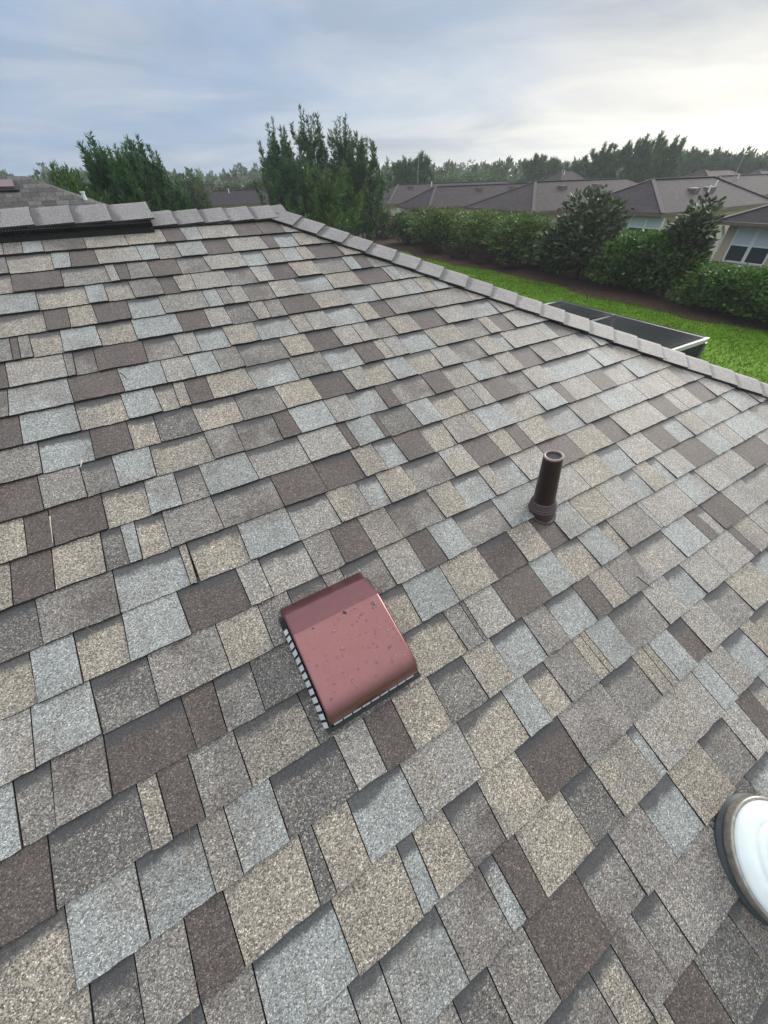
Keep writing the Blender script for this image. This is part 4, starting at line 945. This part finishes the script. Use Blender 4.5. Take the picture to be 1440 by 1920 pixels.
MB().box((a1[0] - 13.5, a1[1] - rr + .45, 0), (a1[0] + rr - .45, a1[1] + rr - .45, zE - .17)).build('wall', MSTUCCO, hN)
sN = .42; c_ = pxdir(6, 352); nN = np.array([0, -sN, 1.0]); tN = ((np.array(a1) - CAM) @ nN) / (c_ @ nN); pN = CAM + c_ * tN
bn = thing('roof_vent_box', pN, 'small maroon roof vent on the weathered grey roof at left edge', 'roof vent')
al_ = math.atan(sN); vN = np.array([0, -math.cos(al_), -math.sin(al_)]); nN = np.array([0, -math.sin(al_), math.cos(al_)])
def lb(name, u0, u1, v0_, v1_, n0, n1, m): 
    V = [pN + np.array([u, 0, 0]) + vN * v + nN * n_ for n_ in (n0, n1) for u, v in ((u0, v0_), (u1, v0_), (u1, v1_), (u0, v1_))]
    mesh(name, V, [(3, 2, 1, 0), (4, 5, 6, 7), (0, 1, 5, 4), (1, 2, 6, 5), (2, 3, 7, 6), (3, 0, 4, 7)], m, bn)
lb('vent_base', -.24, .22, -.13, .15, -.03, .03, MDARK); lb('hood', -.22, .17, -.13, .10, .031, .06, simple('faded_maroon', (.17, .11, .12), .5, noise=.1, scale=20))
pw = CAM + pxdir(160, 374) * (((np.array(a1) - CAM) @ np.array([0, -sN, 1.0])) / (pxdir(160, 374) @ np.array([0, -sN, 1.0])))
tg = thing('white_vent_stack', pw, 'tiny white vent stack on the slope of the weathered grey roof', 'vent pipe')
MB().tube([pw + (0, 0, -.05), pw + (0, 0, .09)], .03, 10).build('pipe', MWHITE, tg); MB().tube([pw + (0, 0, .091), pw + (0, 0, .11)], .04, 10).build('cap', MWHITE, tg)

# lamp poles
MPOLE = simple('grey_pole', (.28, .29, .29), .5, metal=.2, noise=.1, scale=6)
for px, pt, dist, lab in ((785, 287, 66, 'slim grey lamp pole in front of the middle far pines'), (1396, 290, 60, 'slim leaning-looking lamp pole near the right picture edge')):
    tp = atd(px, pt, dist); t_ = thing('lamp_pole', (tp[0], tp[1], 0), lab, 'lamp pole', 'lamp poles among the far houses')
    MB().tube([(tp[0], tp[1], 0), (tp[0], tp[1], tp[2])], [.045, .035], 8).build('pole', MPOLE, t_)
    MB().bar((tp[0] - .1, tp[1], tp[2]), (tp[0] + .5, tp[1], tp[2] + .05), .10, .05).build('lamp_head', MPOLE, t_)

# ------------------------------------------------------------------ screened enclosure below the hip
mscr, t_, p_ = mat('insect_screen'); p_.inputs['Base Color'].default_value = (.045, .049, .051, 1); p_.inputs['Roughness'].default_value = .9; p_.inputs['Specular IOR Level'].default_value = .05
tr = N(t_, 'ShaderNodeBsdfTransparent'); ms = N(t_, 'ShaderNodeMixShader')
gg = N(t_, 'ShaderNodeNewGeometry'); nn = N(t_, 'ShaderNodeTexNoise', i={'Scale': 2.5, 'Detail': 3}); L(t_, gg.outputs['Position'], nn.inputs['Vector'])
L(t_, ramp(t_, nn.outputs['Fac'], [(.3, .80), (.7, .88)]), ms.inputs[0])
L(t_, tr.outputs[0], ms.inputs[1]); L(t_, p_.outputs[0], ms.inputs[2]); L(t_, ms.outputs[0], t_.nodes['Material Output'].inputs[0])
cg = thing('screen_enclosure', (6.2, 5.0, 0), 'black mesh screen enclosure with white aluminium beams below the hip', 'screen enclosure')
CX, CY0, CZ = 7.06, 2.56, 2.6; XW0 = HX - .38; BAYS = [2.56, 4.06, 5.22]
for y in BAYS: MB().bar((XW0, y, CZ), (CX + .02, y, CZ), .042, .06).build('beam', MALU, cg)
MB().bar((CX, CY0 + .028, CZ - .006), (CX, BAYS[-1] - .028, CZ - .006), .05, .06).build('edge_beam', simple('grey_edge_beam', (.36, .38, .38), .4, metal=.3, noise=.1, scale=10), cg)
for y in BAYS: MB().bar((CX, y, 0), (CX, y, CZ - .04), .05, .05).build('post', MALU if y != CY0 else simple('dark_bronze_post', (.16, .17, .17), .4, metal=.3, noise=.1, scale=10), cg)
MB().bar((CX, CY0 + .03, .95), (CX, BAYS[-1] - .03, .95), .04, .05).build('chair_rail', MALU, cg)
for ya, yb in zip(BAYS, BAYS[1:]):
    V = []; F = []; q = 14
    for i in range(q + 1):
        for j in range(q + 1):
            s_, e_ = i / q, j / q
            z = CZ + .03 - .26 * (math.sin(math.pi * s_) ** .8 if s_ < 1 else 0) * math.sin(math.pi * e_) ** .7 + .05 * math.sin(math.pi * s_) * math.sin(3.2 * e_ * math.pi + 2 * s_)* .5
            V.append((XW0 + (CX - XW0) * s_, ya + (yb - ya) * e_, z + .012))
    for i in range(q):
        for j in range(q): F.append((i * (q + 1) + j, (i + 1) * (q + 1) + j, (i + 1) * (q + 1) + j + 1, i * (q + 1) + j + 1))
    mesh('roof_screen', V, F, mscr, cg, smooth=True)
    mesh('wall_screen', [(CX, ya + .03, .02), (CX, yb - .03, .02), (CX, yb - .03, CZ - .04), (CX, ya + .03, CZ - .04)], [(0, 1, 2, 3)], mscr, cg)
mesh('wall_screen', [(XW0, CY0, .02), (CX - .03, CY0, .02), (CX - .03, CY0, CZ - .04), (XW0, CY0, CZ - .04)], [(0, 1, 2, 3)], mscr, cg)
struct(MB().box((XW0, CY0 - .1, .002), (CX + .1, BAYS[-1] + .1, .10)).build('patio_slab', simple('concrete', (.36, .35, .33), .9, noise=.1, scale=5, bump=.2)))

# ------------------------------------------------------------------ morning haze
hm = bpy.data.materials.new('haze'); hm.use_nodes = True; t_ = hm.node_tree; t_.nodes.clear()
pv_ = N(t_, 'ShaderNodeVolumePrincipled', i={'Density': .0009, 'Anisotropy': .3}); pv_.inputs['Color'].default_value = (.88, .93, .97, 1)
om = N(t_, 'ShaderNodeOutputMaterial'); L(t_, pv_.outputs[0], om.inputs['Volume'])
hb = MB().box((-400, -400, -1.0), (400, 400, 18.0)).build('haze', hm); stuff(hb); tag(hb, 'thin pale morning haze over the far houses and woods', 'haze')
